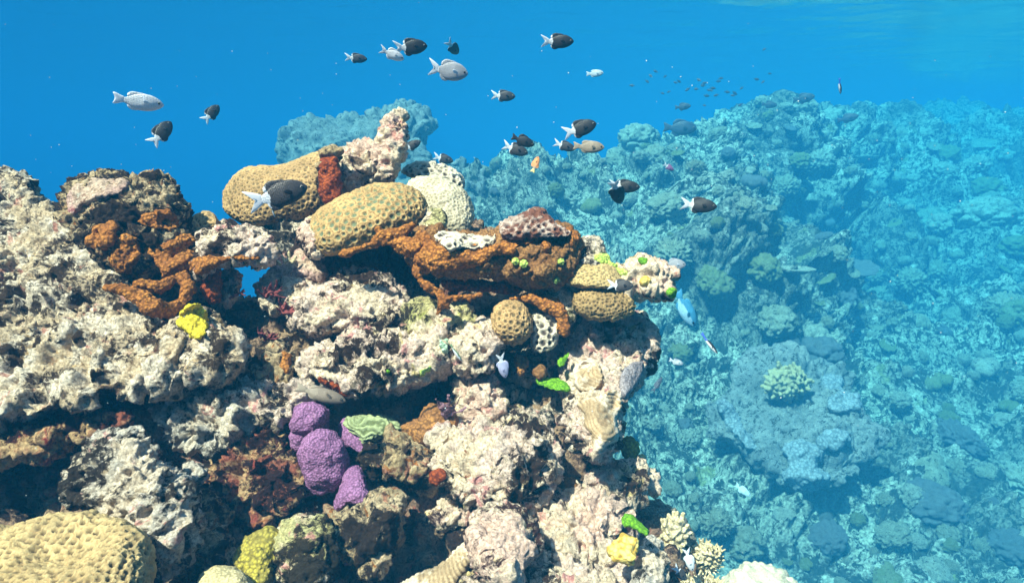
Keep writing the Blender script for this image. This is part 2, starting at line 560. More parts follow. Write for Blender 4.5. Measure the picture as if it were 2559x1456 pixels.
# ------------------------------------------------------------------ water surface seen from below
def build_surface():
    ang = np.radians(np.concatenate([np.linspace(-180, -46, 40, endpoint=False), np.linspace(-46, 46, 420, endpoint=False), np.linspace(46, 180, 40, endpoint=False)]))
    rad = np.concatenate([[0.02], np.geomspace(0.5, 3, 30, endpoint=False), np.geomspace(3, 20, 300, endpoint=False), np.geomspace(20, 97, 36)])
    Rr, A = np.meshgrid(rad, ang); x, y = Rr * np.sin(A), Rr * np.cos(A)
    q = np.stack([x, y, 0 * x], -1).reshape(-1, 3)
    st = q * np.array([0.9, 1.5, 1])
    z = 2.2 + 0.05 * fbm(st * 0.5, 2) + 0.017 * fbm(st * 1.6 + 40, 3, 0.55)
    q[:, 2] = z
    n, m = x.shape; i = np.arange(n)[:, None]; j = np.arange(m - 1)[None]; i2 = (i + 1) % n
    f = np.stack([i * m + j, i * m + j + 1, i2 * m + j + 1, i2 * m + j], -1).reshape(-1, 4)[:, ::-1]
    me = mesh_from('water_surface', q, f)
    m_, nt, b = new_mat('sea_surface'); N = NT(nt)
    tr = N.n('ShaderNodeBsdfTransparent'); gl = N.n('ShaderNodeBsdfGlossy'); gl.inputs['Roughness'].default_value = 0.22
    fr = N.n('ShaderNodeFresnel'); fr.inputs['IOR'].default_value = 1.33
    mx = N.n('ShaderNodeMixShader')
    N.link(fr.outputs[0], mx.inputs[0]); N.link(tr.outputs[0], mx.inputs[1]); N.link(gl.outputs[0], mx.inputs[2])
    N.link(mx.outputs[0], nt.nodes['Material Output'].inputs['Surface'])
    o = obj('water_surface', me, m_); tag(o, 'rippled underside of the sea surface above the reef', kind='structure')


build_surface()


def build_haze():
    c = np.array([(x, y, z) for z in (-14.5, 2.45) for y in (-100, 100) for x in (-100, 100)], float)
    f = np.array([[0, 2, 3, 1], [4, 5, 7, 6], [0, 1, 5, 4], [2, 6, 7, 3], [0, 4, 6, 2], [1, 3, 7, 5]])
    me = mesh_from('haze', c, f, smooth=False)
    m = bpy.data.materials.new('sea_water'); m.use_nodes = True; nt = m.node_tree
    nt.nodes.remove(nt.nodes['Principled BSDF'])
    pv = nt.nodes.new('ShaderNodeVolumePrincipled')
    pv.inputs['Density'].default_value = HAZE_D
    pv.inputs['Color'].default_value = (*HAZE_C, 1)
    pv.inputs['Absorption Color'].default_value = (*HAZE_A, 1)
    pv.inputs['Anisotropy'].default_value = HAZE_G
    nt.links.new(pv.outputs[0], nt.nodes['Material Output'].inputs['Volume'])
    o = obj('haze', me, m); tag(o, 'blue sea water that far things fade into', kind='stuff')


HAZE_D, HAZE_C, HAZE_A, HAZE_G = 0.32, (0.006, 0.065, 0.127), (0.085, 0.585, 0.745), -0.30
build_haze()

# ------------------------------------------------------------------ builders for reef things
SEED = [0]
WORLD_GEO = {}                       # object name -> (co, faces) in world space, for ray casts


def d_rock(co, no, a=1.0, low=1.0, mid=1.0, pit=1.0, big=1.0, fine=1.0, s=1.0):
    q = co * s + SEED[0] * 3.71
    w = q + 0.014 * np.stack([fbm(q * 17 + k * 29, 2) for k in range(3)], 1)
    h = low * 0.011 * fbm(q * 9, 3) + mid * 0.009 * (billow(w * 24, 3) - 0.4) + mid * 0.0042 * (billow(w * 62, 2) - 0.4) + fine * 0.0040 * fbm(q * 120, 3, 0.65)
    if pit:
        f1, f2, r = worley(w * 58, 3); h -= pit * 0.0095 * sstep(0.46, 0.16, f1) * (r > 0.45)
    if big:
        f1, f2, r = worley(w * 21, 8); h -= big * 0.022 * sstep(0.42, 0.14, f1) * (r > 0.58)
    return co + no * (h * a / s)[:, None], {}


def d_heads(co, no, scales=((2.2, 0.10), (5, 0.05), (11, 0.025), (24, 0.011)), s=1.0):
    """rounded coral heads of several sizes"""
    q = co + SEED[0] * 3.1; q = q + 0.05 * np.stack([fbm(q * 2 + k * 31, 2) for k in range(3)], 1)
    h = np.zeros(len(q))
    for k, (sc, a) in enumerate(scales):
        f1, f2, r = worley(q * sc * s, 20 + k)
        h += a * (np.sqrt(np.clip(1 - (f1 / (0.45 + 0.2 * r)) ** 2, 0, 1)) * (0.4 + 0.8 * r) * np.where(r > 0.15, 1, 0.1) - 0.35)
    return co + no * (h + 0.02 * fbm(q * 6, 3))[:, None], {}


def d_polyp(co, no, spacing=0.016, amp=0.003, rim=0.62, low=0.5, deep=1.0, dents=(), vary=0.27):
    for (pt, rad, dep) in dents:
        co = co - no * (dep * np.exp(-((co - np.array(pt)) ** 2).sum(1) / rad ** 2))[:, None]
    rng = np.random.RandomState(SEED[0] + 11)
    kd_cells = {}; pts = []
    r2 = spacing ** 2
    for i in rng.permutation(len(co))[:40000]:
        c = co[i]; k = tuple((c // spacing).astype(int)); ok = True
        for dx in (-1, 0, 1):
            for dy in (-1, 0, 1):
                for dz in (-1, 0, 1):
                    for q in kd_cells.get((k[0] + dx, k[1] + dy, k[2] + dz), ()):
                        if (q[0] - c[0]) ** 2 + (q[1] - c[1]) ** 2 + (q[2] - c[2]) ** 2 < r2: ok = False; break
                    if not ok: break
                if not ok: break
            if not ok: break
        if ok:
            kd_cells.setdefault(k, []).append(tuple(c)); pts.append(c)
    kd = KDTree(len(pts))
    for i, c in enumerate(pts): kd.insert(c, i)
    kd.balance()
    f1 = np.empty(len(co)); f2 = np.empty(len(co))
    ids = np.zeros(len(co), int)
    for i, c in enumerate(co):
        (a, j, x), (b, k, y) = kd.find_n(c, 2); f1[i] = x; f2[i] = y; ids[i] = j
    size = rng.uniform(0.90 - vary, 0.90 + vary, len(pts))[ids]
    r = f1 / (spacing * size); w = (f2 - f1) / spacing
    cup = sstep(rim, rim * 0.45, r)
    gro = sstep(0.22, 0.0, w)
    big = low * 0.010 * fbm(co * 10 + SEED[0], 3) + 0.0010 * fbm(co * 140, 3)
    h = big - amp * (1.25 * cup * deep + 0.75 * gro)
    return co + no * h[:, None], {'centre': sstep(rim * 0.80, rim * 0.45, r), 'groove': sstep(0.14, 0.02, w)}


def d_meander(co, no, wave=0.008, amp=0.0016, warp=1.0, low=0.6, axis=(0.2, 0.3, 1.0)):
    q = co + SEED[0] * 2.3
    n = fbm(q * 22, 2) * 0.010 * warp + fbm(q * 60, 2) * 0.0022 * warp
    ph = (q @ np.array(axis) + n) * 2 * math.pi / wave
    s = 0.5 + 0.5 * np.sin(ph)
    h = low * 0.011 * fbm(q * 9, 3) + amp * (s * 2 - 1) + 0.0009 * fbm(q * 150, 2)
    return co + no * h[:, None], {'groove': sstep(0.35, 0.08, s), 'centre': np.zeros(len(co))}


def d_grain(co, no, low=0.006, mid=0.0045, grain=0.0024, gs=125, freq=14):
    q = co + SEED[0] * 1.9
    f1, f2, r = worley(q * gs, 4)
    h = low * fbm(q * freq, 3) + mid * fbm(q * 45, 3) + grain * (0.6 - f1) * 2
    return co + no * h[:, None], {}


def d_honey(co, no, spacing=0.014, amp=0.006, low=0.5):
    co2, a = d_polyp(co, no, spacing, amp, rim=0.70, low=low, deep=1.2)
    return co2, {'centre': a['centre'], 'groove': np.zeros(len(co))}


def finish(name, co, f, mat, voxel, disp, dargs, label, cat, group=None, kind=None, smooth=2, parent=None, keep=True):
    SEED[0] += 1
    me = remesh(mesh_from(name, co, f), voxel)
    co = smooth_co(me, get_co(me), smooth)
    set_co(me, co); me.name = name
    attrs = {}
    if disp:
        co, attrs = disp(co, get_no(me), **(dargs or {}))
    lo = co.min(0); hi = co.max(0)
    loc = np.array(((lo[0] + hi[0]) / 2, (lo[1] + hi[1]) / 2, lo[2]))
    if parent is not None: loc = np.array(parent.location)
    set_co(me, co - loc)
    for k, a in attrs.items(): set_attr(me, k, a)
    me.shade_smooth()
    o = obj(name, me, mat, parent, loc if parent is None else (0, 0, 0))
    tag(o, label, cat, group, kind)
    if keep: WORLD_GEO[o.name] = (co, me)
    return o


def lump(name, label, cat, outline, d, mat, voxel=0.003, front=0.8, back=1.1, gu=0.0, gv=-0.35, disp=d_rock, dargs=None,
         power=1.0, maxt=9.0, extra=None, group=None, kind=None, smooth=2, parent=None, knobs=None, krange=(0.005, 0.018)):
    co, f = inflate(outline, d, max(voxel, 0.0025) * 1.3, front, back, gu, gv, power=power, maxt=maxt)
    if knobs is None: knobs = 0.9 if disp is d_rock else 0
    if knobs:
        p = spline(outline); area = 0.5 * abs(np.dot(p[:, 0], np.roll(p[:, 1], 1)) - np.dot(p[:, 1], np.roll(p[:, 0], 1))) * (d / FPX) ** 2
        rg = np.random.RandomState(SEED[0] + 77); n = int(knobs * area / 0.0004)
        c, cf = ico(2); extra = list(extra or [])
        cen = co.mean(0)
        for k in rg.randint(0, len(co), n):
            r = krange[0] + (krange[1] - krange[0]) * rg.rand() ** 2
            sq = np.array((rg.uniform(0.8, 1.5), rg.uniform(0.8, 1.5), rg.uniform(0.45, 1.0))) * r
            t = rg.uniform(-0.5, 0.5); rot = np.array(((math.cos(t), 0, math.sin(t)), (0, 1, 0), (-math.sin(t), 0, math.cos(t))))
            inw = cen - co[k]; inw /= np.linalg.norm(inw) + 1e-9
            extra.append(((c * sq) @ rot.T + co[k] + inw * r * rg.uniform(0.25, 0.8), cf))
    if extra: co, f = join_parts([(co, f)] + extra)
    return finish(name, co, f, M[mat] if isinstance(mat, str) else mat, voxel, disp, dargs, label, cat, group, kind, smooth, parent)


def ball(u, v, d, rpx, sx=1, sy=1, sz=1):
    """sphere as extra geometry"""
    c, f = ico(3); r = rpx / FPX * d
    return (c * np.array((sx, sy, sz)) * r + np.array(P(u, v, d)), f)


def tube(name, label, cat, paths, mat, voxel=0.0022, disp=d_grain, dargs=None, group=None, smooth=3, parent=None, extra=None):
    parts = [chain([(*P(u, v, d), r / FPX * d) for u, v, d, r in p]) for p in paths] + (extra or [])
    co, f = join_parts(parts)
    return finish(name, co, f, M[mat] if isinstance(mat, str) else mat, voxel, disp, dargs, label, cat, group, None, smooth, parent)


_bvh = {}
def bvh_of(o):
    if o.name not in _bvh:
        co, me = WORLD_GEO[o.name]
        n = len(me.polygons); vs = np.empty(len(me.loops), dtype=np.int32); me.loops.foreach_get('vertex_index', vs)
        st = np.empty(n, dtype=np.int32); me.polygons.foreach_get('loop_start', st)
        tot = np.empty(n, dtype=np.int32); me.polygons.foreach_get('loop_total', tot)
        polys = [vs[a:a + b].tolist() for a, b in zip(st, tot)]
        _bvh[o.name] = BVHTree.FromPolygons(co.tolist(), polys)
    return _bvh[o.name]


FWD = np.array((0, math.cos(PITCH), -math.sin(PITCH)))


def depth_at(targets, u, v):
    dirv = Vector(P(u, v, 1.0)); best = None
    for t in targets:
        h = bvh_of(t).ray_cast(Vector((0, 0, 0)), dirv.normalized())
        if h[0] is not None:
            dd = float(np.dot(h[0][:], FWD)); best = dd if best is None else min(best, dd)
    return best


def patch(name, label, cat, outline, on, mat, voxel=0.0022, thick=0.008, lift=1.0, disp=d_grain, dargs=None, group=None, blur=4, smooth=2, parent=None):
    """a crust that follows the faces of the things it grows on"""
    def dm(U, V, mask):
        D = np.full(U.shape, np.nan)
        for i, j in zip(*np.nonzero(mask)):
            x = depth_at(on, U[i, j], V[i, j])
            if x: D[i, j] = x
        med = np.nanmedian(D)
        D = np.where(np.isnan(D), med, np.clip(D, med - 0.12, med + 0.12))
        for _ in range(blur):
            Q = np.pad(D, 1, mode='edge')
            D = (Q[:-2, 1:-1] + Q[2:, 1:-1] + Q[1:-1, :-2] + Q[1:-1, 2:] + 2 * D) / 6
        return D - 0.001
    pc = spline(outline).mean(0); d0 = depth_at(on, *pc) or 1.0
    co, f = inflate(outline, d0, max(voxel, 0.0025) * 1.2, lift, 0.8, depthmap=dm, maxt=thick)
    return finish(name, co, f, M[mat] if isinstance(mat, str) else mat, voxel, disp, dargs, label, cat, group, None, smooth, parent)

# ------------------------------------------------------------------ materials of the corals and sponges
M['brain'] = polyp_mat('tan_brain', (0.52, 0.325, 0.15), (0.14, 0.095, 0.045), (0.20, 0.105, 0.045), (0.42, 0.33, 0.22), 0.22)
M['brain2'] = polyp_mat('tan_green_brain', (0.54, 0.345, 0.15), (0.14, 0.16, 0.095), (0.17, 0.085, 0.035), (0.50, 0.46, 0.22), 0.22)
M['brain3'] = polyp_mat('pale_tan_brain', (0.52, 0.37, 0.18), (0.15, 0.10, 0.05), (0.38, 0.24, 0.11), (0.26, 0.19, 0.12), 0.26)
M['plate'] = polyp_mat('brown_plate', (0.52, 0.37, 0.17), (0.15, 0.11, 0.055), (0.30, 0.20, 0.09), (0.60, 0.54, 0.44), 0.30)
M['platedark'] = polyp_mat('dark_brown_plate', (0.44, 0.29, 0.13), (0.085, 0.055, 0.025), (0.22, 0.13, 0.06), (0.50, 0.42, 0.32), 0.22)
M['honey'] = polyp_mat('honeycomb', (0.62, 0.53, 0.42), (0.06, 0.045, 0.04), (0.40, 0.34, 0.28), (0.35, 0.24, 0.18), 0.22)
M['honeydark'] = polyp_mat('dark_honeycomb', (0.50, 0.38, 0.33), (0.05, 0.02, 0.015), (0.26, 0.15, 0.11), (0.15, 0.06, 0.04), 0.50)
M['fineface'] = polyp_mat('fine_pale_coral', (0.62, 0.54, 0.40), (0.30, 0.24, 0.16), (0.34, 0.27, 0.18), (0.54, 0.47, 0.38), 0.25)
M['ridged'] = polyp_mat('ridged_tan', (0.46, 0.32, 0.19), (0.3, 0.2, 0.1), (0.28, 0.18, 0.10), (0.60, 0.48, 0.37), 0.54)
M['greenmaze'] = polyp_mat('green_maze', (0.34, 0.38, 0.20), (0.3, 0.3, 0.1), (0.12, 0.14, 0.06), (0.50, 0.47, 0.32), 0.30)
M['orange'] = crust_mat('orange_sponge', (0.46, 0.18, 0.035), (0.28, 0.095, 0.02), (0.12, 0.05, 0.025), 0.36, 190, 1.0)
M['rust'] = crust_mat('rust_sponge', (0.34, 0.070, 0.012), (0.20, 0.035, 0.010), (0.10, 0.02, 0.012), 0.36, 200)
M['brownorange'] = crust_mat('brown_orange_coral', (0.42, 0.19, 0.05), (0.28, 0.12, 0.04), (0.16, 0.07, 0.05), 0.3, 230)
M['purple'] = crust_mat('purple_coral', (0.35, 0.155, 0.31), (0.25, 0.105, 0.22), (0.32, 0.18, 0.18), 0.34, 300, 0.6)
M['yellow'] = crust_mat('yellow_sponge', (0.74, 0.58, 0.04), (0.60, 0.45, 0.03), (0.36, 0.32, 0.10), 0.20, 210)
M['yellowcream'] = crust_mat('yellow_coral', (0.74, 0.56, 0.16), (0.68, 0.42, 0.07), (0.62, 0.50, 0.36), 0.32, 180, 0.5)
M['olivesponge'] = crust_mat('olive_yellow_coral', (0.42, 0.33, 0.05), (0.30, 0.23, 0.05), (0.22, 0.19, 0.07), 0.34, 220)
M['lime'] = crust_mat('lime_algae', (0.17, 0.37, 0.015), (0.10, 0.25, 0.012), (0.06, 0.15, 0.01), 0.32, 330, 0.4)
M['limepale'] = crust_mat('pale_lime_crust', (0.56, 0.66, 0.18), (0.44, 0.56, 0.10), (0.5, 0.48, 0.3), 0.30, 240)
M['mint'] = crust_mat('mint_sponge', (0.50, 0.68, 0.48), (0.40, 0.55, 0.38), (0.45, 0.45, 0.35), 0.28, 240)
M['redtuft'] = crust_mat('red_algae', (0.34, 0.09, 0.08), (0.22, 0.05, 0.05), None, 0.3, 240)
M['pinkskin'] = rock_mat('pink_crust', (0.70, 0.50, 0.38), (0.66, 0.42, 0.36), (0.26, 0.14, 0.10), 0.32, (0.64, 0.56, 0.46), 0.36)
M['finger'] = crust_mat('cream_finger_coral', (0.70, 0.58, 0.38), (0.60, 0.48, 0.28), None, 0.3, 300, 0.4)
M['smooth'] = crust_mat('smooth_tan_coral', (0.56, 0.46, 0.26), (0.48, 0.38, 0.2), None, 0.3, 330, 0.35)
M['darkskin'] = crust_mat('dark_brown_sponge', (0.28, 0.14, 0.05), (0.19, 0.085, 0.03), (0.10, 0.05, 0.025), 0.3, 230, 0.5)
M['mauve'] = crust_mat('mauve_tuft', (0.30, 0.16, 0.20), (0.22, 0.11, 0.13), None, 0.3, 260, 0.6)

# ------------------------------------------------------------------ the near reef: its own rock first
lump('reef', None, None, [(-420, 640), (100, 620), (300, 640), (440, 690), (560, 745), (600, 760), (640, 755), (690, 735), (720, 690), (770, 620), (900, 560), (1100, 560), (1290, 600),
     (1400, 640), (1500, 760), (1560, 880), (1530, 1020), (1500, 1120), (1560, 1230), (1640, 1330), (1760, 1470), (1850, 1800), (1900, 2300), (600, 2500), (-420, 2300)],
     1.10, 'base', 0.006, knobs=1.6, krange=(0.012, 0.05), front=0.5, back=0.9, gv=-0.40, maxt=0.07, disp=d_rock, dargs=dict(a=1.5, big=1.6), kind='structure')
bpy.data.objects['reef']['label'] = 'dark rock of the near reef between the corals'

# ---- left side
slope = lump('rock', 'broad pale rock slope with small pits filling the left edge', 'rock',
     [(-330, 440), (-120, 425), (0, 432), (50, 450), (105, 500), (160, 545), (230, 620), (290, 690), (350, 750), (390, 800), (430, 822), (480, 800), (540, 812), (590, 845), (615, 880),
      (590, 915), (545, 950), (485, 938), (445, 970), (392, 955), (335, 1002), (270, 988), (225, 1030), (150, 1012), (90, 1062), (20, 1040), (-60, 1085), (-330, 1090)],
     0.98, 'slope', 0.0035, front=0.55, back=0.5, gv=-0.55, gu=-0.05, maxt=0.09, knobs=0.5, krange=(0.006, 0.02), dargs=dict(low=2.6, mid=1.0, pit=1.2, big=1.3, fine=1.5))
dome = lump('rock', 'rounded pale dome rock with dark pits above the left slope', 'rock',
     [(140, 540), (160, 490), (185, 455), (235, 438), (290, 436), (335, 448), (375, 440), (420, 455), (445, 490), (458, 530), (462, 590), (445, 650), (380, 690), (300, 690), (220, 650), (160, 600)],
     1.10, 'pit', 0.003, front=0.75, gv=-0.3, dargs=dict(big=1.5, pit=1.1, mid=1.3))
patch('crust', 'smooth pinkish crust over the left top of the dome rock', 'crust', [(165, 500), (185, 462), (235, 445), (300, 445), (325, 462), (300, 490), (250, 500), (205, 520), (180, 545)],
      [dome], 'pinkskin', thick=0.006, disp=d_rock, dargs=dict(a=0.35))
orange_bits = [
    ('bulging orange sponge under the dome rock overhang', [(335, 548), (370, 530), (410, 522), (440, 535), (450, 565), (420, 580), (380, 578), (345, 565)], 0.009),
    ('ragged orange sponge on the left face of the dome rock', [(215, 590), (240, 560), (280, 555), (300, 575), (290, 605), (255, 620), (225, 615)], 0.009),
    ('lumpy orange sponge on the dome rock below the dark pits', [(275, 640), (300, 595), (335, 585), (350, 610), (345, 650), (320, 680), (290, 670)], 0.009),
]
for lab, ol, th in orange_bits: patch('sponge', lab, 'sponge', ol, [dome, slope], 'orange', thick=0.007, disp=d_rock, dargs=dict(a=0.55, low=1.4, pit=1.2), group='orange sponges on the left rocks')
tube('sponge', 'network of thick orange sponge branches beside the slope and dome rock', 'sponge',
     [[(365, 610, 1.02, 16), (400, 640, 1.01, 20), (425, 680, 1.0, 22)], [(385, 640, 1.01, 16), (440, 615, 1.02, 20), (470, 600, 1.04, 18)],
      [(425, 680, 1.0, 20), (455, 660, 1.01, 22), (470, 640, 1.03, 20)], [(455, 690, 0.99, 16), (470, 720, 0.98, 20), (455, 760, 0.97, 18), (420, 775, 0.95, 22), (380, 770, 0.93, 24), (355, 745, 0.93, 18), (300, 722, 0.93, 14), (272, 718, 0.93, 10)],
      [(430, 700, 0.98, 14), (400, 720, 0.96, 16), (350, 710, 0.95, 13)]],
     'orange', dargs=dict(low=0.005, mid=0.004), group='orange sponges on the left rocks')
arm = lump('rock', 'knobbly cream rock arm reaching right over the blue gap', 'rock',
     [(455, 650), (500, 605), (540, 578), (575, 562), (620, 570), (655, 582), (672, 605), (684, 632), (676, 655), (648, 672), (610, 655), (575, 655), (545, 672), (520, 690), (480, 690)],
     1.04, 'pale', 0.0025, front=0.8, dargs=dict(a=0.75, mid=1.4))
patch('sponge', 'orange crust under the cream rock arm', 'sponge', [(470, 650), (505, 640), (540, 640), (575, 632), (615, 640), (650, 640), (650, 655), (600, 652), (560, 660), (530, 680), (495, 690), (470, 680)],
      [arm], 'orange', thick=0.006, group='orange sponges on the left rocks')
tube('sponge', 'upright orange brown sponge pillar left of the blue gap', 'sponge', [[(520, 640, 1.04, 26), (522, 690, 1.03, 28), (535, 740, 1.02, 26)]], 'rust', dargs=dict(low=0.006, mid=0.005), group='orange sponges on the left rocks')
lump('rock', 'small knobbly pinkish rock standing in the blue gap', 'rock', [(556, 690), (568, 676), (590, 672), (602, 690), (598, 715), (590, 745), (570, 770), (552, 750)], 1.06, 'pink', 0.002, dargs=dict(a=0.5, mid=1.5, s=1.6))
tube('algae', 'thin pink red branching alga in the blue gap', 'alga', [[(575, 745, 1.03, 3.5), (598, 732, 1.03, 3), (612, 728, 1.03, 2)], [(600, 732, 1.03, 2.5), (610, 722, 1.03, 2)], [(598, 733, 1.03, 2.5), (614, 738, 1.03, 2)]], 'redtuft', 0.0009, dargs=dict(low=0, mid=0.0004, grain=0.0002))
lump('coral', 'small pale brain coral half hidden behind the orange sponge', 'coral', [(448, 520), (470, 522), (495, 545), (517, 580), (505, 600), (475, 600), (450, 580)], 1.17, 'brain3', 0.002, disp=d_polyp, dargs=dict(spacing=0.0085, amp=0.0014))
lump('coral', 'small round tan brain coral against blue water', 'coral', [(478, 545), (495, 528), (522, 523), (545, 540), (556, 565), (548, 590), (515, 598), (485, 580)], 1.20, 'brain', 0.002, disp=d_polyp, dargs=dict(spacing=0.0095, amp=0.0016, low=0.2))
ridge = lump('rock', 'pale crusty ridge sloping down from the yellow sponge', 'rock', [(395, 830), (430, 805), (470, 790), (510, 770), (535, 790), (565, 825), (605, 850), (628, 875), (610, 905), (560, 930), (500, 930), (440, 900), (405, 870)],
     0.93, 'slope', 0.0028, front=0.75, dargs=dict(a=0.8, pit=1.3))
patch('sponge', 'bright yellow sponge capping the pale ridge', 'sponge', [(432, 806), (445, 775), (468, 755), (495, 752), (512, 772), (520, 800), (530, 815), (515, 842), (492, 858), (468, 848), (450, 830)], [ridge, slope], 'yellow', thick=0.014)
lump('rock', 'big pale pitted boulder in the lower left corner', 'rock',
     [(160, 1215), (185, 1165), (215, 1135), (245, 1105), (290, 1082), (340, 1090), (378, 1120), (395, 1152), (430, 1180), (465, 1225), (482, 1275), (478, 1340), (455, 1400), (400, 1440), (330, 1400), (270, 1330), (220, 1275), (172, 1255)],
     0.74, 'grey', 0.0024, front=0.85, gv=-0.2, knobs=0.6, dargs=dict(a=1.0, pit=1.2, big=2.0, fine=1.2))
lump('coral', 'large tan brain coral with a sunken hollow at the bottom left', 'coral',
     [(-160, 1330), (-60, 1305), (20, 1295), (90, 1280), (160, 1270), (235, 1276), (310, 1298), (352, 1340), (372, 1400), (368, 1470), (330, 1560), (-160, 1600)],
     0.64, 'brain3', 0.0018, front=0.7, back=0.8, gv=-0.35, disp=d_polyp, dargs=dict(spacing=0.0070, amp=0.0030, rim=0.62, low=1.4, vary=0.08, dents=[(P(165, 1345, 0.60), 0.035, 0.022), (P(215, 1335, 0.60), 0.025, 0.014)]))
lump('coral', 'olive yellow lumpy coral beside the encrusted ball at the bottom', 'coral', [(578, 1420), (590, 1370), (620, 1338), (665, 1325), (692, 1335), (702, 1375), (692, 1430), (660, 1480), (600, 1480)], 0.74, 'olivesponge', 0.0022, disp=d_grain, dargs=dict(low=0.010, mid=0.005))
lump('coral', 'smooth cream lump of coral at the bottom edge', 'coral', [(485, 1465), (505, 1428), (545, 1408), (590, 1412), (625, 1432), (648, 1470), (600, 1520), (510, 1520)], 0.68, 'smooth', 0.002, disp=d_grain, dargs=dict(low=0.006, mid=0.001, grain=0.0007, gs=220))
lump('rock', 'greenish ball of rock crusted with pale specks at the bottom', 'rock', [(686, 1375), (695, 1335), (725, 1303), (770, 1288), (815, 1296), (838, 1335), (842, 1395), (820, 1440), (770, 1465), (715, 1450), (692, 1415)],
     0.75, 'olive', 0.002, front=0.9, dargs=dict(a=0.7, pit=1.6, s=1.3))
lump('rock', 'blocky brown pitted rock below the purple coral', 'rock', [(818, 1310), (835, 1280), (880, 1265), (930, 1245), (985, 1232), (1006, 1262), (1004, 1330), (985, 1385), (930, 1400), (870, 1395), (828, 1370)],
     0.80, 'pit', 0.0024, front=0.9, dargs=dict(a=0.9, pit=1.3))
lump('rock', 'small rusty brown rock under the blocky pitted rock', 'rock', [(890, 1420), (905, 1385), (935, 1372), (965, 1385), (972, 1415), (950, 1445), (910, 1450)], 0.76, 'pit', 0.002, dargs=dict(a=0.7, s=1.4))
lump('sponge', 'small dull purple sponge in the shade at the bottom', 'sponge', [(845, 1400), (858, 1372), (885, 1362), (900, 1385), (892, 1410), (865, 1425)], 0.80, 'mauve', 0.002, disp=d_grain)
lump('rock', 'dark red lumpy rock left of the purple coral', 'rock',
     [(500, 1200), (530, 1140), (570, 1090), (600, 1050), (640, 1020), (690, 1030), (730, 1080), (742, 1150), (748, 1220), (765, 1275), (720, 1300), (640, 1290), (560, 1270), (515, 1240)],
     0.93, 'maroon', 0.003, front=0.7, gv=-0.3, dargs=dict(a=1.2, mid=1.6))
lump('rock', 'pale rubbly rock above the purple coral', 'rock', [(612, 1000), (640, 955), (690, 945), (740, 945), (775, 960), (770, 1000), (735, 1030), (700, 1060), (650, 1050), (620, 1030)], 0.94, 'pale', 0.0025, front=0.8, dargs=dict(a=0.8, mid=1.6, pit=1.6))
knob = lump('rock', 'small brown knob of rock right of the pale ridge', 'rock', [(628, 925), (640, 885), (665, 862), (692, 858), (722, 875), (735, 905), (730, 945), (700, 965), (655, 960)], 0.97, 'pit', 0.0022, dargs=dict(a=0.7, mid=1.4))
patch('sponge', 'orange patch on the right side of the small brown knob', 'sponge', [(702, 885), (722, 880), (732, 905), (725, 940), (708, 935)], [knob], 'orange', thick=0.006)
lump('rock', 'dim brown rock under the broad slope at the left edge', 'rock', [(-200, 1110), (-20, 1080), (120, 1050), (240, 1030), (330, 1040), (300, 1085), (180, 1110), (80, 1140), (-60, 1180), (-200, 1200)], 0.86, 'maroon', 0.0035, front=0.7, dargs=dict(a=1.1))
lump('rock', 'grey green rubble in the shade right of the slope', 'rock', [(420, 990), (480, 955), (550, 950), (610, 975), (620, 1020), (580, 1080), (520, 1120), (460, 1090), (420, 1040)], 0.92, 'grey', 0.003, front=0.6, dargs=dict(a=1.3, mid=1.5))
lump('rock', 'small dark knob beside the pitted boulder', 'rock', [(440, 1185), (460, 1155), (490, 1148), (512, 1165), (510, 1200), (480, 1225), (450, 1215)], 0.82, 'grey', 0.0022, dargs=dict(a=0.7))
lump('rock', 'crumbly brown rock right of the pitted boulder at the bottom', 'rock', [(470, 1340), (490, 1260), (520, 1240), (545, 1290), (560, 1350), (570, 1420), (530, 1470), (480, 1440)], 0.80, 'pit', 0.0026, dargs=dict(a=0.9, mid=1.4))

# ---- centre: purple coral, ledges and blocks
purp = lump('coral', 'purple lobed coral shaped as stacked mounds', 'coral', [(712, 1060), (728, 1025), (762, 1000), (800, 998), (822, 1025), (822, 1065), (835, 1085), (862, 1110), (872, 1145), (862, 1185), (830, 1225), (790, 1238), (755, 1220), (738, 1190), (742, 1150), (732, 1110), (722, 1085)],
     0.915, 'purple', 0.002, front=0.30, disp=d_grain, dargs=dict(low=0.009, mid=0.003, grain=0.0007, gs=230),
     extra=[ball(806, 1150, 0.88, 62, 1, 0.85, 1.22), ball(772, 1043, 0.905, 47, 1.05, 1, 0.95), ball(752, 1095, 0.905, 28), ball(768, 1205, 0.895, 34)])
lump('coral', 'lower purple coral lobe resting on the blocky pitted rock', 'coral', [(828, 1268), (845, 1210), (858, 1172), (885, 1155), (912, 1175), (924, 1215), (930, 1258), (915, 1275), (880, 1268), (850, 1280)], 0.86, 'purple', 0.002, front=0.8, disp=d_grain, dargs=dict(low=0.004, mid=0.0022, grain=0.0009, gs=230))
lump('coral', 'small purple coral lobe beside the green maze coral', 'coral', [(840, 1075), (850, 1045), (872, 1032), (890, 1060), (912, 1090), (930, 1125), (905, 1140), (870, 1120), (848, 1100)], 0.93, 'purple', 0.002, front=0.7, disp=d_grain, dargs=dict(low=0.004, mid=0.002, grain=0.0009, gs=230))
lump('coral', 'pale green coral with winding grooves above the purple lobes', 'coral', [(858, 1050), (880, 1036), (930, 1032), (980, 1045), (1012, 1066), (1000, 1085), (955, 1095), (915, 1112), (890, 1090), (866, 1072)], 0.92, 'greenmaze', 0.0018, front=0.7, disp=d_meander, dargs=dict(wave=0.0085, amp=0.0018, warp=2.2))
lump('coral', 'orange brown coral beside the winding green coral', 'coral', [(1000, 1066), (1040, 1052), (1070, 1018), (1110, 1012), (1140, 1040), (1140, 1075), (1115, 1105), (1070, 1120), (1030, 1100)], 0.92, 'brownorange', 0.002, front=0.7, disp=d_grain, dargs=dict(low=0.010, mid=0.004))
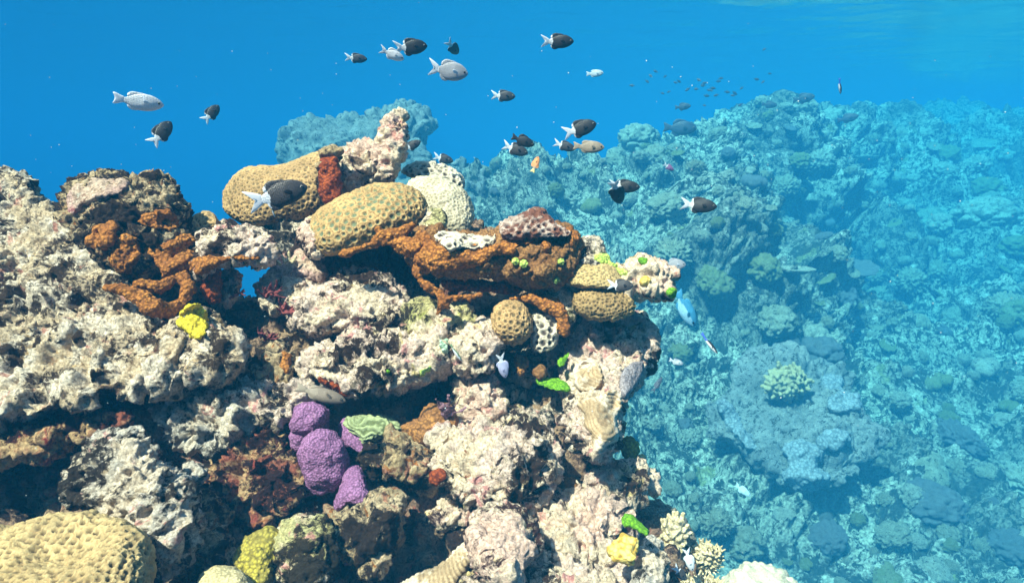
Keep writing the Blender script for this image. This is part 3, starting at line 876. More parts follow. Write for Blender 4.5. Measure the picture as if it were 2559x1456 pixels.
tube('algae', 'soft mauve tuft of weed above the orange brown coral', 'alga', [[(1115, 1035, 0.90, 9), (1100, 1010, 0.89, 7), (1088, 995, 0.88, 3)], [(1115, 1035, 0.90, 9), (1122, 1005, 0.89, 7), (1120, 985, 0.88, 3)], [(1118, 1035, 0.90, 9), (1140, 1010, 0.90, 6), (1152, 990, 0.89, 3)], [(1115, 1036, 0.9, 9), (1145, 1030, 0.9, 6), (1165, 1018, 0.9, 3)]], 'mauve', 0.0016)
ledge = lump('rock', 'long cream ledge rock across the middle of the reef', 'rock',
     [(735, 915), (755, 885), (800, 868), (850, 860), (880, 835), (925, 832), (960, 838), (990, 825), (1030, 825), (1065, 835), (1105, 838), (1125, 860), (1118, 900), (1090, 925), (1050, 955), (990, 975), (920, 985), (850, 965), (790, 945)],
     0.97, 'pale', 0.0026, front=0.85, gv=-0.45, dargs=dict(a=0.95, mid=1.3, low=1.3))
lump('rock', 'cream pitted rock slab right of the long cream ledge', 'rock', [(1120, 850), (1165, 825), (1205, 805), (1245, 808), (1262, 840), (1258, 885), (1235, 930), (1195, 945), (1150, 935), (1122, 900)], 0.96, 'pale', 0.0025, front=0.75, dargs=dict(a=0.8, pit=1.4))
patch('algae', 'two toned mint crust on the right end of the long ledge', 'crust', [(1090, 842), (1118, 842), (1128, 865), (1112, 885), (1095, 872)], [ledge], 'mint', thick=0.005)
patch('sponge', 'pale lime sponge tucked under the right end of the long ledge', 'sponge', [(1038, 925), (1060, 912), (1082, 905), (1080, 925), (1058, 945), (1040, 945)], [ledge], 'limepale', thick=0.008)
patch('algae', 'tiny dark green leaf on the front of the long ledge', 'alga', [(963, 925), (972, 918), (980, 928), (974, 942), (964, 938)], [ledge], 'lime', 0.0015, thick=0.004)
patch('sponge', 'dark red crust along the left underside of the long ledge', 'sponge', [(790, 935), (815, 945), (860, 968), (885, 985), (860, 990), (820, 970), (795, 955)], [ledge], 'rust', thick=0.006)
block = lump('rock', 'big cream block of rock with dark cracks at the reef centre', 'rock',
     [(690, 745), (695, 700), (720, 682), (755, 690), (800, 702), (835, 682), (870, 668), (910, 668), (935, 685), (965, 700), (1000, 735), (1022, 775), (1030, 815), (1010, 842), (960, 845), (900, 838), (850, 828), (820, 838), (765, 832), (725, 808), (705, 780)],
     1.07, 'pale', 0.0026, front=0.85, gv=-0.55, dargs=dict(a=0.9, low=1.4, mid=0.8, pit=0.8, big=0.7))
lump('rock', 'smooth peach lump of rock behind the big cream block', 'rock', [(668, 690), (690, 660), (725, 650), (745, 625), (775, 620), (800, 638), (812, 668), (818, 695), (780, 705), (735, 700), (695, 715)], 1.12, 'pinkskin', 0.0025, front=0.8, dargs=dict(a=0.55, pit=0.5, big=0.3))
tube('coral', 'cluster of tiny white coral knobs on the peach rock', 'coral', [[(712, 655, 1.08, 5), (705, 638, 1.08, 4)], [(722, 652, 1.08, 5), (722, 630, 1.08, 4)], [(732, 655, 1.08, 5), (740, 640, 1.08, 4)], [(700, 660, 1.08, 5), (690, 650, 1.08, 3.5)]], 'finger', 0.0014, dargs=dict(low=0, mid=0.001, grain=0.0004))
lump('rock', 'pink rock fringed with red weed left of the cream block', 'rock', [(648, 705), (662, 690), (690, 690), (705, 720), (702, 760), (690, 785), (655, 770), (642, 740)], 1.08, 'pink', 0.0023, front=0.8, dargs=dict(a=0.7, mid=1.2))
rng = random.Random(5)
for lab, (u, v, d) in (('dark red bushy weed on the pink rock', (672, 735, 1.02)), ('dark red bushy weed at the foot of the cream block', (715, 775, 1.02)), ('dim red bushy weed above the small brown knob', (665, 845, 1.01))):
    ps = []
    for k in range(16):
        a = rng.uniform(-2.6, 0.4); L = rng.uniform(14, 30); m = rng.uniform(-0.5, 0.5)
        u0, v0 = u + rng.uniform(-14, 14), v + rng.uniform(-10, 10)
        u1, v1 = u0 + L * 0.6 * math.cos(a), v0 + L * 0.6 * math.sin(a)
        ps.append([(u0, v0, d, 3.2), (u1, v1, d - 0.008, 2.6), (u1 + L * 0.5 * math.cos(a + m), v1 + L * 0.5 * math.sin(a + m), d - 0.014, 1.5)])
    tube('algae', lab, 'alga', ps, 'redtuft', 0.0012, dargs=dict(low=0, mid=0.0006, grain=0.0002), smooth=1)
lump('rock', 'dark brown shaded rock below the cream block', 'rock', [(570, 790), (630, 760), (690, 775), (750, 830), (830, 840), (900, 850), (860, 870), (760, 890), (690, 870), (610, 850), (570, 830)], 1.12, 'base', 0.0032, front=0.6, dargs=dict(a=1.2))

# ---- top: brain corals, column, spire
main = lump('coral', 'big tan brain coral with green polyp cups in the centre', 'coral',
     [(752, 590), (765, 555), (800, 515), (845, 488), (890, 468), (935, 455), (985, 452), (1030, 462), (1062, 485), (1075, 520), (1062, 555), (1025, 580), (975, 600), (930, 622), (875, 640), (820, 645), (775, 630)],
     1.10, 'brain2', 0.0021, front=0.95, gv=-0.25, disp=d_polyp, dargs=dict(spacing=0.0112, amp=0.0030, rim=0.62, low=0.35))
lump('rock', 'pinkish dead end at the left of the big brain coral', 'rock', [(748, 600), (756, 565), (775, 545), (800, 560), (815, 600), (812, 640), (785, 645), (760, 630)], 1.08, 'pink', 0.0022, front=1.0, dargs=dict(a=0.55, pit=1.5))
lump('coral', 'tan brain coral with a sunlit rim at the upper left', 'coral',
     [(552, 505), (560, 465), (585, 435), (620, 418), (660, 412), (700, 408), (735, 395), (765, 378), (800, 368), (838, 372), (850, 410), (848, 455), (835, 500), (800, 540), (745, 556), (690, 560), (630, 570), (585, 555), (562, 535)],
     1.27, 'brain', 0.0023, front=0.72, gv=-0.2, disp=d_polyp, dargs=dict(spacing=0.0084, amp=0.0025, rim=0.58, low=0.6))
lump('rock', 'shaded stem of rock under the sunlit rim brain coral', 'rock', [(610, 560), (660, 550), (720, 540), (770, 540), (765, 600), (740, 650), (700, 650), (680, 600), (640, 600)], 1.24, 'grey', 0.003, front=0.6, dargs=dict(a=0.8))
column = lump('rock', 'upright column of rock with a flat pale top', 'rock', [(792, 390), (800, 372), (825, 366), (845, 375), (849, 420), (852, 470), (850, 500), (822, 510), (798, 495), (794, 450)], 1.17, 'pit', 0.0022, front=0.9, gv=-0.1, dargs=dict(a=0.5, pit=0.8))
patch('sponge', 'deep rust red sponge coating the upright column', 'sponge', [(794, 398), (815, 392), (842, 392), (850, 430), (856, 480), (850, 500), (822, 512), (800, 495), (795, 450)], [column], 'rust', thick=0.006, dargs=dict(low=0.003, mid=0.004))
lump('rock', 'knobbly cream rock spire pointing up at the reef top', 'rock', [(945, 440), (935, 400), (948, 360), (950, 325), (962, 298), (985, 276), (1005, 278), (1016, 300), (1014, 345), (1004, 390), (985, 425), (968, 452)], 1.26, 'pink', 0.0022, front=0.8, knobs=0.6, krange=(0.004, 0.010), dargs=dict(a=0.65, mid=1.7))
lump('rock', 'craggy cream rock between the column and the spire', 'rock', [(846, 465), (848, 410), (858, 375), (880, 362), (915, 356), (945, 362), (965, 390), (985, 420), (965, 448), (920, 460), (875, 485)], 1.26, 'pink', 0.0025, front=0.85, dargs=dict(a=0.9, mid=1.4, pit=1.3))
lump('coral', 'honeycomb coral with black pits behind the spire', 'coral', [(995, 430), (1015, 408), (1050, 397), (1095, 400), (1135, 415), (1160, 440), (1163, 470), (1140, 485), (1100, 470), (1040, 455)], 1.33, 'honey', 0.0021, front=0.8, disp=d_honey, dargs=dict(spacing=0.0125, amp=0.0042))
lump('coral', 'pale fine pored coral behind the big brain coral', 'coral', [(1000, 470), (1025, 448), (1060, 438), (1105, 445), (1145, 465), (1175, 505), (1188, 545), (1178, 580), (1140, 590), (1090, 570), (1060, 530), (1030, 500)], 1.20, 'fineface', 0.0019, front=0.85, disp=d_polyp, dargs=dict(spacing=0.0058, amp=0.0016, rim=0.66, low=1.0))
lump('rock', 'small yellowish knob beside the big brain coral', 'rock', [(1045, 560), (1055, 535), (1085, 525), (1110, 545), (1105, 575), (1075, 590), (1050, 585)], 1.09, 'olive', 0.0022, dargs=dict(a=0.6, pit=1.4))

# ---- orange ledge
oledge = lump('rock', 'thick overhanging ledge rock coated with orange sponge', 'rock',
     [(1025, 610), (1040, 580), (1090, 575), (1150, 590), (1220, 585), (1270, 565), (1330, 555), (1390, 555), (1440, 575), (1452, 610), (1442, 660), (1420, 695), (1385, 715), (1330, 712), (1280, 698), (1220, 690), (1150, 684), (1080, 680), (1035, 655)],
     1.00, 'darkskin', 0.0025, front=0.85, gv=-0.25, disp=d_rock, dargs=dict(a=0.7, pit=0.8, big=0.3))
patch('crust', 'cream porous crust on top of the orange ledge', 'crust', [(1080, 585), (1110, 572), (1170, 580), (1215, 582), (1240, 580), (1245, 600), (1225, 622), (1180, 630), (1150, 625), (1120, 640), (1095, 610)], [oledge], 'honey', 0.002, thick=0.018, disp=d_honey, dargs=dict(spacing=0.012, amp=0.003, low=0.3))
lump('coral', 'peaked honeycomb rock on the right end of the orange ledge', 'coral', [(1240, 585), (1242, 555), (1262, 540), (1300, 530), (1325, 512), (1352, 508), (1375, 522), (1395, 545), (1440, 575), (1430, 600), (1380, 605), (1320, 600), (1270, 600)], 0.965, 'honeydark', 0.002, front=0.8, disp=d_honey, dargs=dict(spacing=0.0105, amp=0.0036, low=1.0))
patch('sponge', 'wide grainy orange sponge covering the front of the ledge', 'sponge',
      [(1030, 600), (1048, 572), (1085, 592), (1105, 612), (1130, 606), (1150, 628), (1165, 608), (1200, 606), (1222, 612), (1255, 590), (1275, 580), (1300, 575), (1330, 570), (1352, 582), (1360, 600), (1335, 612), (1300, 620), (1290, 640), (1240, 650), (1200, 668), (1150, 676), (1090, 682), (1040, 678), (1030, 640)],
      [oledge], 'orange', 0.0022, thick=0.008, dargs=dict(low=0.004, mid=0.004, grain=0.002))
patch('sponge', 'ragged orange sponge frill at the right end of the ledge', 'sponge', [(1352, 600), (1380, 572), (1420, 566), (1448, 580), (1450, 605), (1425, 622), (1410, 595), (1385, 602), (1378, 630), (1362, 628)], [oledge], 'orange', 0.0022, thick=0.012)
tube('sponge', 'long orange sponge finger reaching left from the ledge', 'sponge', [[(852, 638, 0.985, 9), (890, 625, 0.985, 11), (930, 612, 0.985, 13), (955, 590, 0.985, 14), (990, 585, 0.985, 14), (1020, 572, 0.985, 12), (1035, 562, 0.98, 10)], [(955, 592, 0.985, 12), (945, 577, 0.985, 8)], [(960, 600, 0.985, 12), (1000, 612, 0.99, 18), (1040, 620, 0.97, 24)]], 'orange')
tube('sponge', 'forked orange sponge hanging below the ledge', 'sponge', [[(1045, 680, 0.955, 14), (1050, 700, 0.95, 13), (1085, 725, 0.945, 14), (1112, 745, 0.94, 15), (1150, 742, 0.94, 11), (1185, 742, 0.94, 8), (1202, 735, 0.94, 5)], [(1112, 745, 0.94, 14), (1100, 765, 0.94, 13), (1092, 782, 0.94, 8)], [(1108, 750, 0.94, 14), (1120, 768, 0.94, 12)]], 'orange')
tube('sponge', 'orange sponge draped over the small brain coral', 'sponge', [[(1275, 745, 0.98, 6), (1310, 742, 0.975, 10), (1345, 752, 0.97, 13), (1385, 765, 0.965, 15), (1405, 790, 0.96, 12), (1412, 825, 0.96, 9)], [(1325, 740, 0.975, 10), (1335, 720, 0.975, 8)]], 'orange')
for lab, (u, v, r) in (('lime green polyp cluster, left of two touching ones on the ledge', (1288, 653, 11)), ('lime green polyp cluster, right of two touching ones on the ledge', (1309, 659, 12)), ('single lime green polyp cluster near the ledge end', (1402, 654, 10))):
    dd = (depth_at([oledge], u, v) or 0.95) - 0.004
    ex = [ball(u + r * 0.62 * math.cos(k * 0.9), v + r * 0.62 * math.sin(k * 0.9), dd - 0.001 * (k % 2), r * 0.36) for k in range(7)] + [ball(u, v, dd - 0.003, r * 0.4), ball(u, v, dd + 0.003, r * 0.7)]
    co, f = join_parts(ex)
    finish('coral', co, f, M['limepale'], 0.0011, None, None, lab, 'coral', 'lime polyp clusters on the ledge', smooth=1)
lump('sponge', 'dull green sponge ball under the right end of the ledge', 'sponge', [(1375, 700), (1385, 685), (1405, 685), (1412, 700), (1402, 714), (1382, 714)], 0.945, crust_mat('dull_green', (0.20, 0.32, 0.08), (0.14, 0.22, 0.06)), 0.0018, disp=d_grain)
lump('rock', 'mint and tan crusted rock under the ledge end', 'rock', [(1345, 735), (1375, 718), (1415, 715), (1435, 745), (1430, 800), (1405, 800), (1380, 765)], 1.0, 'olive', 0.0022, dargs=dict(a=0.6, pit=1.3))
lump('sponge', 'rounded dark orange brown sponge wall in the shade under the ledge', 'sponge', [(1100, 700), (1160, 695), (1230, 700), (1300, 708), (1340, 725), (1280, 735), (1180, 730), (1120, 722)], 1.03, 'rust', 0.0025, front=0.6, disp=d_grain)
lump('coral', 'small round honey coloured brain coral under the ledge', 'coral', [(1220, 800), (1230, 768), (1255, 748), (1285, 744), (1315, 758), (1335, 790), (1334, 830), (1315, 858), (1280, 868), (1245, 855), (1226, 830)], 0.96, 'brain', 0.0018, front=0.95, gv=-0.1, disp=d_polyp, dargs=dict(spacing=0.0082, amp=0.0026, rim=0.62, low=0.1))
lump('coral', 'white honeycomb coral with black cells beside the small brain coral', 'coral', [(1322, 800), (1330, 768), (1360, 758), (1390, 768), (1405, 800), (1402, 840), (1385, 872), (1350, 885), (1325, 865)], 0.985, M['honey'], 0.0019, front=0.7, disp=d_honey, dargs=dict(spacing=0.0098, amp=0.0042, low=0.4))
stalk = lump('rock', 'pale greenish stump of rock under the forked sponge', 'rock', [(1008, 775), (1030, 752), (1070, 748), (1110, 765), (1140, 760), (1172, 755), (1182, 795), (1180, 835), (1130, 850), (1060, 845), (1020, 835)], 1.0, 'olive', 0.0024, front=0.8, dargs=dict(a=0.65, pit=1.2))
lump('coral', 'low tan coral mound on the shelf behind the long ledge', 'coral', [(1072, 850), (1085, 832), (1130, 820), (1180, 822), (1200, 838), (1170, 852), (1110, 858)], 0.985, 'brain3', 0.002, disp=d_polyp, dargs=dict(spacing=0.006, amp=0.0014))

# ---- right pillar
ppl = lump('rock', 'pale weathered rock pillar at the right of the reef', 'rock',
     [(1425, 870), (1440, 815), (1490, 790), (1550, 785), (1600, 775), (1628, 820), (1632, 880), (1620, 925), (1590, 965), (1560, 1000), (1545, 1060), (1540, 1120), (1500, 1150), (1455, 1130), (1425, 1080), (1415, 1000), (1420, 930)],
     0.99, 'pale', 0.0026, front=0.75, gv=-0.75, dargs=dict(a=0.9, big=1.2))
lump('coral', 'pale tan upper tier of plate coral with fine pores on the pillar', 'coral', [(1410, 690), (1425, 655), (1460, 640), (1520, 650), (1570, 688), (1590, 712), (1545, 724), (1470, 722), (1425, 716)], 0.98, 'plate', 0.0017, front=0.8, gv=-0.7, disp=d_polyp, dargs=dict(spacing=0.0050, amp=0.0016, rim=0.64, low=0.9))
lump('coral', 'brown lower tier of plate coral with fine ridged pores on the pillar', 'coral', [(1428, 742), (1445, 715), (1500, 704), (1560, 714), (1594, 748), (1590, 788), (1545, 806), (1482, 800), (1440, 780)], 0.97, 'platedark', 0.0017, front=0.75, gv=-0.2, disp=d_polyp, dargs=dict(spacing=0.0050, amp=0.0022, rim=0.64, low=0.7))
cap = lump('rock', 'grey knob of rock topping the brown plate coral', 'rock', [(1435, 660), (1440, 625), (1458, 598), (1485, 590), (1508, 605), (1518, 640), (1545, 670), (1520, 690), (1470, 685)], 1.02, 'grey', 0.0022, front=0.8, dargs=dict(a=0.6, pit=1.6, s=1.4))
patch('algae', 'pale lime leafy crust beside the grey knob', 'alga', [(1482, 640), (1500, 628), (1518, 635), (1530, 650), (1548, 662), (1540, 678), (1515, 678), (1495, 665)], [cap], 'limepale', thick=0.009)
rarm = lump('rock', 'crusty rock arm jutting right over blue water', 'rock', [(1520, 700), (1545, 668), (1580, 648), (1625, 645), (1655, 658), (1676, 680), (1684, 708), (1694, 735), (1672, 752), (1630, 742), (1590, 738), (1550, 732)], 1.0, 'pink', 0.0023, front=0.85, dargs=dict(a=0.75, mid=1.4))
for lab, ol, mt in (('small bright green tuft on top of the right rock arm', [(1594, 655), (1600, 643), (1615, 643), (1620, 655), (1610, 665)], 'lime'),
                    ('yellow green patch at the root of the right rock arm', [(1535, 672), (1550, 665), (1568, 678), (1570, 692), (1552, 690)], 'limepale'),
                    ('yellow patch under the middle of the right rock arm', [(1598, 705), (1612, 692), (1628, 692), (1622, 708), (1606, 718)], 'yellowcream'),
                    ('green tip at the far end of the right rock arm', [(1662, 725), (1672, 712), (1688, 722), (1690, 738), (1672, 742)], 'lime')):
    patch('algae', lab, 'alga', ol, [rarm], mt, 0.0017, thick=0.006)
patch('coral', 'small ridged tan coral on the front of the pillar', 'coral', [(1428, 945), (1432, 915), (1455, 897), (1485, 895), (1505, 915), (1512, 950), (1495, 980), (1460, 985), (1436, 970)], [ppl], 'ridged', 0.0016, thick=0.012, blur=10, disp=d_meander, dargs=dict(wave=0.0042, amp=0.0006, warp=0.30, axis=(0.25, -0.2, 1.0)))
patch('coral', 'grooved grey coral curtain hanging down the pillar', 'coral', [(1436, 1012), (1448, 985), (1485, 992), (1520, 968), (1550, 975), (1556, 1020), (1540, 1050), (1546, 1095), (1515, 1120), (1500, 1150), (1472, 1128), (1476, 1090), (1450, 1062), (1458, 1036)], [ppl], 'ridged', 0.0017, thick=0.012, blur=10, disp=d_meander, dargs=dict(wave=0.0044, amp=0.0006, warp=0.30, axis=(0.5, -0.2, 0.9)))
patch('coral', 'smooth dark grey coral on the shaded side of the pillar', 'coral', [(1545, 990), (1548, 930), (1570, 905), (1605, 895), (1615, 925), (1600, 960), (1575, 985), (1560, 1010)], [ppl], M['mauve'] if False else crust_mat('grey_violet_coral', (0.30, 0.26, 0.27), (0.24, 0.2, 0.21), None, 0.3, 330, 0.4), 0.002, thick=0.012, blur=10, disp=d_grain, dargs=dict(low=0.004, mid=0.0015, grain=0.0006))
for lab, ol in (('bright green leafy alga in the dark hollow by the pillar', [(1342, 945), (1365, 938), (1395, 935), (1420, 950), (1425, 975), (1405, 985), (1372, 978), (1348, 965)]),
                ('smaller green alga above the hollow beside the pillar', [(1392, 910), (1405, 885), (1422, 872), (1432, 885), (1420, 910), (1400, 920)])):
    lump('algae', lab, 'alga', ol, 0.955, 'lime', 0.0018, front=0.35, back=0.4, gv=-0.8, disp=d_grain, dargs=dict(low=0.008, mid=0.002, grain=0.0004, freq=25))
lump('sponge', 'round dark brown sponge above the green leafy alga', 'sponge', [(1328, 935), (1335, 915), (1355, 908), (1372, 920), (1368, 942), (1345, 950)], 0.965, 'darkskin', 0.002, disp=d_grain)
lump('rock', 'grey furry rock in the shade below the white honeycomb', 'rock', [(1260, 900), (1290, 872), (1340, 880), (1390, 870), (1425, 850), (1430, 900), (1400, 930), (1330, 950), (1280, 950)], 1.05, 'grey', 0.0026, front=0.6, dargs=dict(a=1.0, mid=1.5))
lump('sponge', 'dim orange brown sponge below the small brain coral', 'sponge', [(1275, 895), (1300, 875), (1325, 890), (1322, 930), (1300, 945), (1282, 925)], 0.99, 'brownorange', 0.0022, disp=d_grain, dargs=dict(low=0.009, mid=0.005))
lump('rock', 'pinkish white rock column under the cream pitted slab', 'rock', [(1140, 960), (1160, 930), (1200, 935), (1235, 940), (1248, 985), (1240, 1040), (1215, 1075), (1170, 1080), (1140, 1040), (1132, 1000)], 0.96, 'pink', 0.0025, front=0.7, dargs=dict(a=0.9, mid=1.2))
lump('rock', 'dim grey rock wall in the hollow left of the pillar', 'rock', [(1250, 1000), (1300, 970), (1360, 985), (1420, 990), (1440, 1050), (1450, 1110), (1460, 1180), (1420, 1200), (1390, 1120), (1330, 1060), (1270, 1050)], 1.02, 'grey', 0.003, front=0.6, dargs=dict(a=1.1, mid=1.4))

# ---- lower centre and right
lowmid = lump('rock', 'large cream crusted boulder at the lower centre', 'rock',
     [(1080, 1150), (1110, 1085), (1170, 1060), (1225, 1035), (1285, 1032), (1335, 1055), (1378, 1090), (1392, 1130), (1378, 1170), (1355, 1200), (1350, 1240), (1320, 1268), (1265, 1280), (1210, 1280), (1160, 1240), (1110, 1200)],
     0.89, 'pale', 0.0024, front=0.8, gv=-0.5, dargs=dict(a=1.0, mid=1.4, pit=1.2))
dk = lump('rock', 'dark speckled rock beside the lower purple coral', 'rock', [(912, 1115), (935, 1085), (975, 1072), (1020, 1072), (1060, 1090), (1085, 1130), (1110, 1180), (1095, 1215), (1040, 1215), (985, 1200), (940, 1170)], 0.90, 'pit', 0.0024, front=0.75, dargs=dict(a=0.9, mid=1.4, pit=1.4))
patch('sponge', 'small vivid orange red patch on the dark speckled rock', 'sponge', [(1070, 1190), (1088, 1175), (1110, 1178), (1118, 1195), (1102, 1212), (1078, 1212)], [dk, lowmid], 'rust', 0.002, thick=0.009)
lump('rock', 'small pink rock lit alone in a dark hollow', 'rock', [(1070, 1290), (1090, 1260), (1120, 1245), (1150, 1260), (1175, 1295), (1150, 1315), (1110, 1315)], 0.87, 'pink', 0.0024, front=0.7, dargs=dict(a=0.8, mid=1.5))
lump('rock', 'flat topped round pale rock at the bottom centre', 'rock', [(1182, 1330), (1192, 1295), (1225, 1273), (1270, 1268), (1312, 1278), (1338, 1305), (1340, 1345), (1330, 1400), (1290, 1440), (1230, 1440), (1195, 1400)], 0.725, 'pink', 0.002, front=0.9, gv=-0.55, power=0.8, dargs=dict(a=0.7, pit=1.4, mid=0.9))
lump('coral', 'folded pale coral band with fine lines at the bottom', 'coral', [(985, 1460), (1040, 1430), (1090, 1415), (1125, 1385), (1150, 1355), (1185, 1340), (1200, 1370), (1180, 1410), (1150, 1450), (1120, 1500), (1000, 1500)], 0.76, 'ridged', 0.0016, front=0.7, disp=d_meander, dargs=dict(wave=0.0046, amp=0.0009, warp=0.4, axis=(0.8, 0, 0.6)))
lump('rock', 'pink and cream knobbly rock at the lower right of the reef', 'rock', [(1335, 1330), (1345, 1285), (1385, 1250), (1420, 1232), (1450, 1240), (1480, 1222), (1510, 1240), (1540, 1280), (1562, 1320), (1540, 1365), (1490, 1390), (1420, 1395), (1360, 1380)], 0.84, 'pink', 0.0022, front=0.85, gv=-0.5, dargs=dict(a=1.0, mid=1.9, low=1.4))
lump('rock', 'cream and pink rock along the bottom edge of the reef', 'rock', [(1150, 1450), (1210, 1425), (1300, 1400), (1360, 1375), (1430, 1370), (1500, 1395), (1560, 1420), (1590, 1470), (1540, 1560), (1200, 1580)], 0.76, 'pale', 0.0022, front=0.6, gv=-0.5, dargs=dict(a=0.9, mid=1.4))
lump('coral', 'yellow folded coral under the green cap', 'coral', [(1512, 1385), (1535, 1350), (1560, 1325), (1592, 1325), (1610, 1350), (1604, 1385), (1595, 1420), (1575, 1432), (1555, 1410), (1530, 1405)], 0.705, 'yellowcream', 0.0019, front=0.7, disp=d_grain, dargs=dict(low=0.009, mid=0.004))
lump('algae', 'vivid lime green cap at the lower right of the reef', 'alga', [(1545, 1300), (1558, 1282), (1580, 1276), (1600, 1292), (1622, 1312), (1632, 1338), (1618, 1345), (1595, 1335), (1570, 1322), (1550, 1315)], 0.705, 'lime', 0.0017, front=0.5, back=0.6, gv=-0.5, disp=d_grain, dargs=dict(low=0.004, mid=0.0015, grain=0.0004))
lump('rock', 'pale smooth rock finger right of the yellow folded coral', 'rock', [(1590, 1420), (1605, 1370), (1620, 1335), (1645, 1330), (1660, 1370), (1660, 1430), (1640, 1500), (1590, 1500)], 0.725, 'grey', 0.0022, front=0.8, dargs=dict(a=0.6))
lump('rock', 'cream topped rock jutting right above the dark slab', 'rock', [(1470, 1220), (1500, 1180), (1545, 1158), (1590, 1155), (1622, 1175), (1645, 1200), (1652, 1232), (1620, 1245), (1580, 1250), (1530, 1265), (1490, 1260)], 0.92, 'pale', 0.0023, front=0.85, dargs=dict(a=0.9, mid=1.4))
lump('rock', 'dark grey smooth slab behind the finger corals', 'rock', [(1530, 1270), (1580, 1252), (1635, 1248), (1680, 1268), (1720, 1310), (1745, 1350), (1700, 1380), (1640, 1360), (1580, 1310)], 0.96, crust_mat('grey_slab', (0.32, 0.29, 0.22), (0.24, 0.21, 0.16), (0.12, 0.1, 0.08), 0.4, 260), 0.0025, front=0.5, disp=d_rock, dargs=dict(a=0.5))
lump('sponge', 'dark brown wedge dotted with pale specks in the hollow', 'sponge', [(1365, 1190), (1385, 1170), (1410, 1180), (1440, 1205), (1445, 1235), (1400, 1260), (1365, 1265)], 0.93, 'darkskin', 0.0022, front=0.6, disp=d_grain)
lump('coral', 'round olive coral head at the right foot of the pillar', 'coral', [(1546, 1115), (1552, 1095), (1575, 1085), (1596, 1098), (1602, 1125), (1590, 1150), (1562, 1150)], 1.04, 'olivesponge', 0.002, front=0.9, disp=d_grain, dargs=dict(low=0.002, mid=0.001))
lump('coral', 'small yellow brown coral knob right of the olive head', 'coral', [(1575, 1150), (1590, 1135), (1608, 1132), (1615, 1142), (1605, 1160), (1585, 1168)], 1.03, 'smooth', 0.0018, front=0.9, disp=d_grain, dargs=dict(low=0.002, mid=0.001))
# finger corals
def branching(label, u, v, d, rx, ry, n, r, mat, seed, voxel=0.0042, up=0.0, taper=0.85, grain=0.001):
    rg = random.Random(seed); ps = []
    for k in range(n):
        a = k * 2.39996; q = math.sqrt((k + 0.5) / n)
        x, y = q * math.cos(a), q * math.sin(a); h = math.sqrt(max(0, 1 - q * q * 0.85))
        L = rg.uniform(0.82, 1.08)
        tip = (u + rx * x * L + rg.uniform(-2, 2), v + ry * (y * L - up) + rg.uniform(-2, 2), d - rx / FPX * d * 0.8 * h * L)
        ps.append([(u + rx * 0.35 * x, v + ry * 0.35 * y, d, r), (*tip, r * taper)])
    return tube('coral', label, 'coral', ps, mat, voxel, dargs=dict(low=0, mid=grain * 1.5, grain=grain), extra=[ball(u, v, d, min(rx, ry) * 0.55)], smooth=2)


branching('cream finger coral with fat blunt tips at the lower right', 1685, 1350, 0.90, 46, 66, 38, 8.0, 'finger', 3, 0.0018, 0.25, 0.7, 0.0005)
branching('cream staghorn coral with thin fanned tips beside the finger coral', 1762, 1402, 0.93, 58, 52, 95, 4.3, 'finger', 4, 0.0015, 0.2, 0.6, 0.0004)
branching('cream staghorn coral cut by the bottom edge', 1745, 1480, 0.86, 84, 44, 110, 4.6, 'finger', 6, 0.0015, 0.3, 0.6, 0.0004)
lump('coral', 'pale lumpy coral head at the bottom edge right of the staghorn', 'coral', [(1800, 1470), (1830, 1430), (1880, 1408), (1930, 1418), (1975, 1440), (2000, 1480), (1940, 1540), (1840, 1540)], 1.2, 'fineface', 0.003, front=0.9, disp=d_grain, dargs=dict(low=0.012, mid=0.006, grain=0.004, gs=70))

# ------------------------------------------------------------------ far coral heads, copied over the slope
_n = len(FLOOR_ME.polygons); _vs = np.empty(len(FLOOR_ME.loops), dtype=np.int32); FLOOR_ME.loops.foreach_get('vertex_index', _vs)
FLOOR_BVH = BVHTree.FromPolygons(get_co(FLOOR_ME).tolist(), _vs.reshape(-1, 4).tolist())


def floor_at(u, v):
    d = Vector(P(u, v, 1.0)).normalized()
    h = FLOOR_BVH.ray_cast(Vector((0, 0, 0)), d)
    return (h[0], h[1]) if h[0] is not None else (None, None)


def far_mat(name, a, b_, dark, amt=0.42, scale=1.0):
    m, nt, b = new_mat(name); N = NT(nt); v = N.coords()
    c = N.mix(N.ramp(N.noise(v, 5 * scale, 5, 0.65), 0.4, 0.6), a, b_)
    c = N.mix(N.ramp(N.noise(v, 15 * scale, 8, 0.72, 0.4), 1 - amt - 0.04, 1 - amt + 0.05), c, dark)
    sp = N.ramp(N.noise(v, 60 * scale, 4, 0.7), 0.3, 0.7)
    c = N.mix(1.0, c, N.mix(sp, (0.6, 0.6, 0.6), (1.15, 1.15, 1.15)), 'MULTIPLY')
    N.link(c, b.inputs['Base Color']); N.bump(N.noise(v, 45 * scale, 5, 0.72), 1.0, 0.03, b)
    return m


FM = [far_mat('far_pale', (0.62, 0.62, 0.50), (0.46, 0.46, 0.37), (0.07, 0.075, 0.06), 0.42), far_mat('far_tan', (0.38, 0.37, 0.26), (0.52, 0.51, 0.38), (0.06, 0.065, 0.045), 0.42),
      far_mat('far_olive', (0.28, 0.30, 0.12), (0.36, 0.37, 0.19), (0.13, 0.12, 0.07)), far_mat('far_bluegrey', (0.27, 0.285, 0.30), (0.22, 0.23, 0.25), (0.10, 0.11, 0.13), 0.2, 2.0), far_mat('far_grey', (0.42, 0.41, 0.39), (0.30, 0.30, 0.29), (0.07, 0.07, 0.065), 0.44, 1.6)]


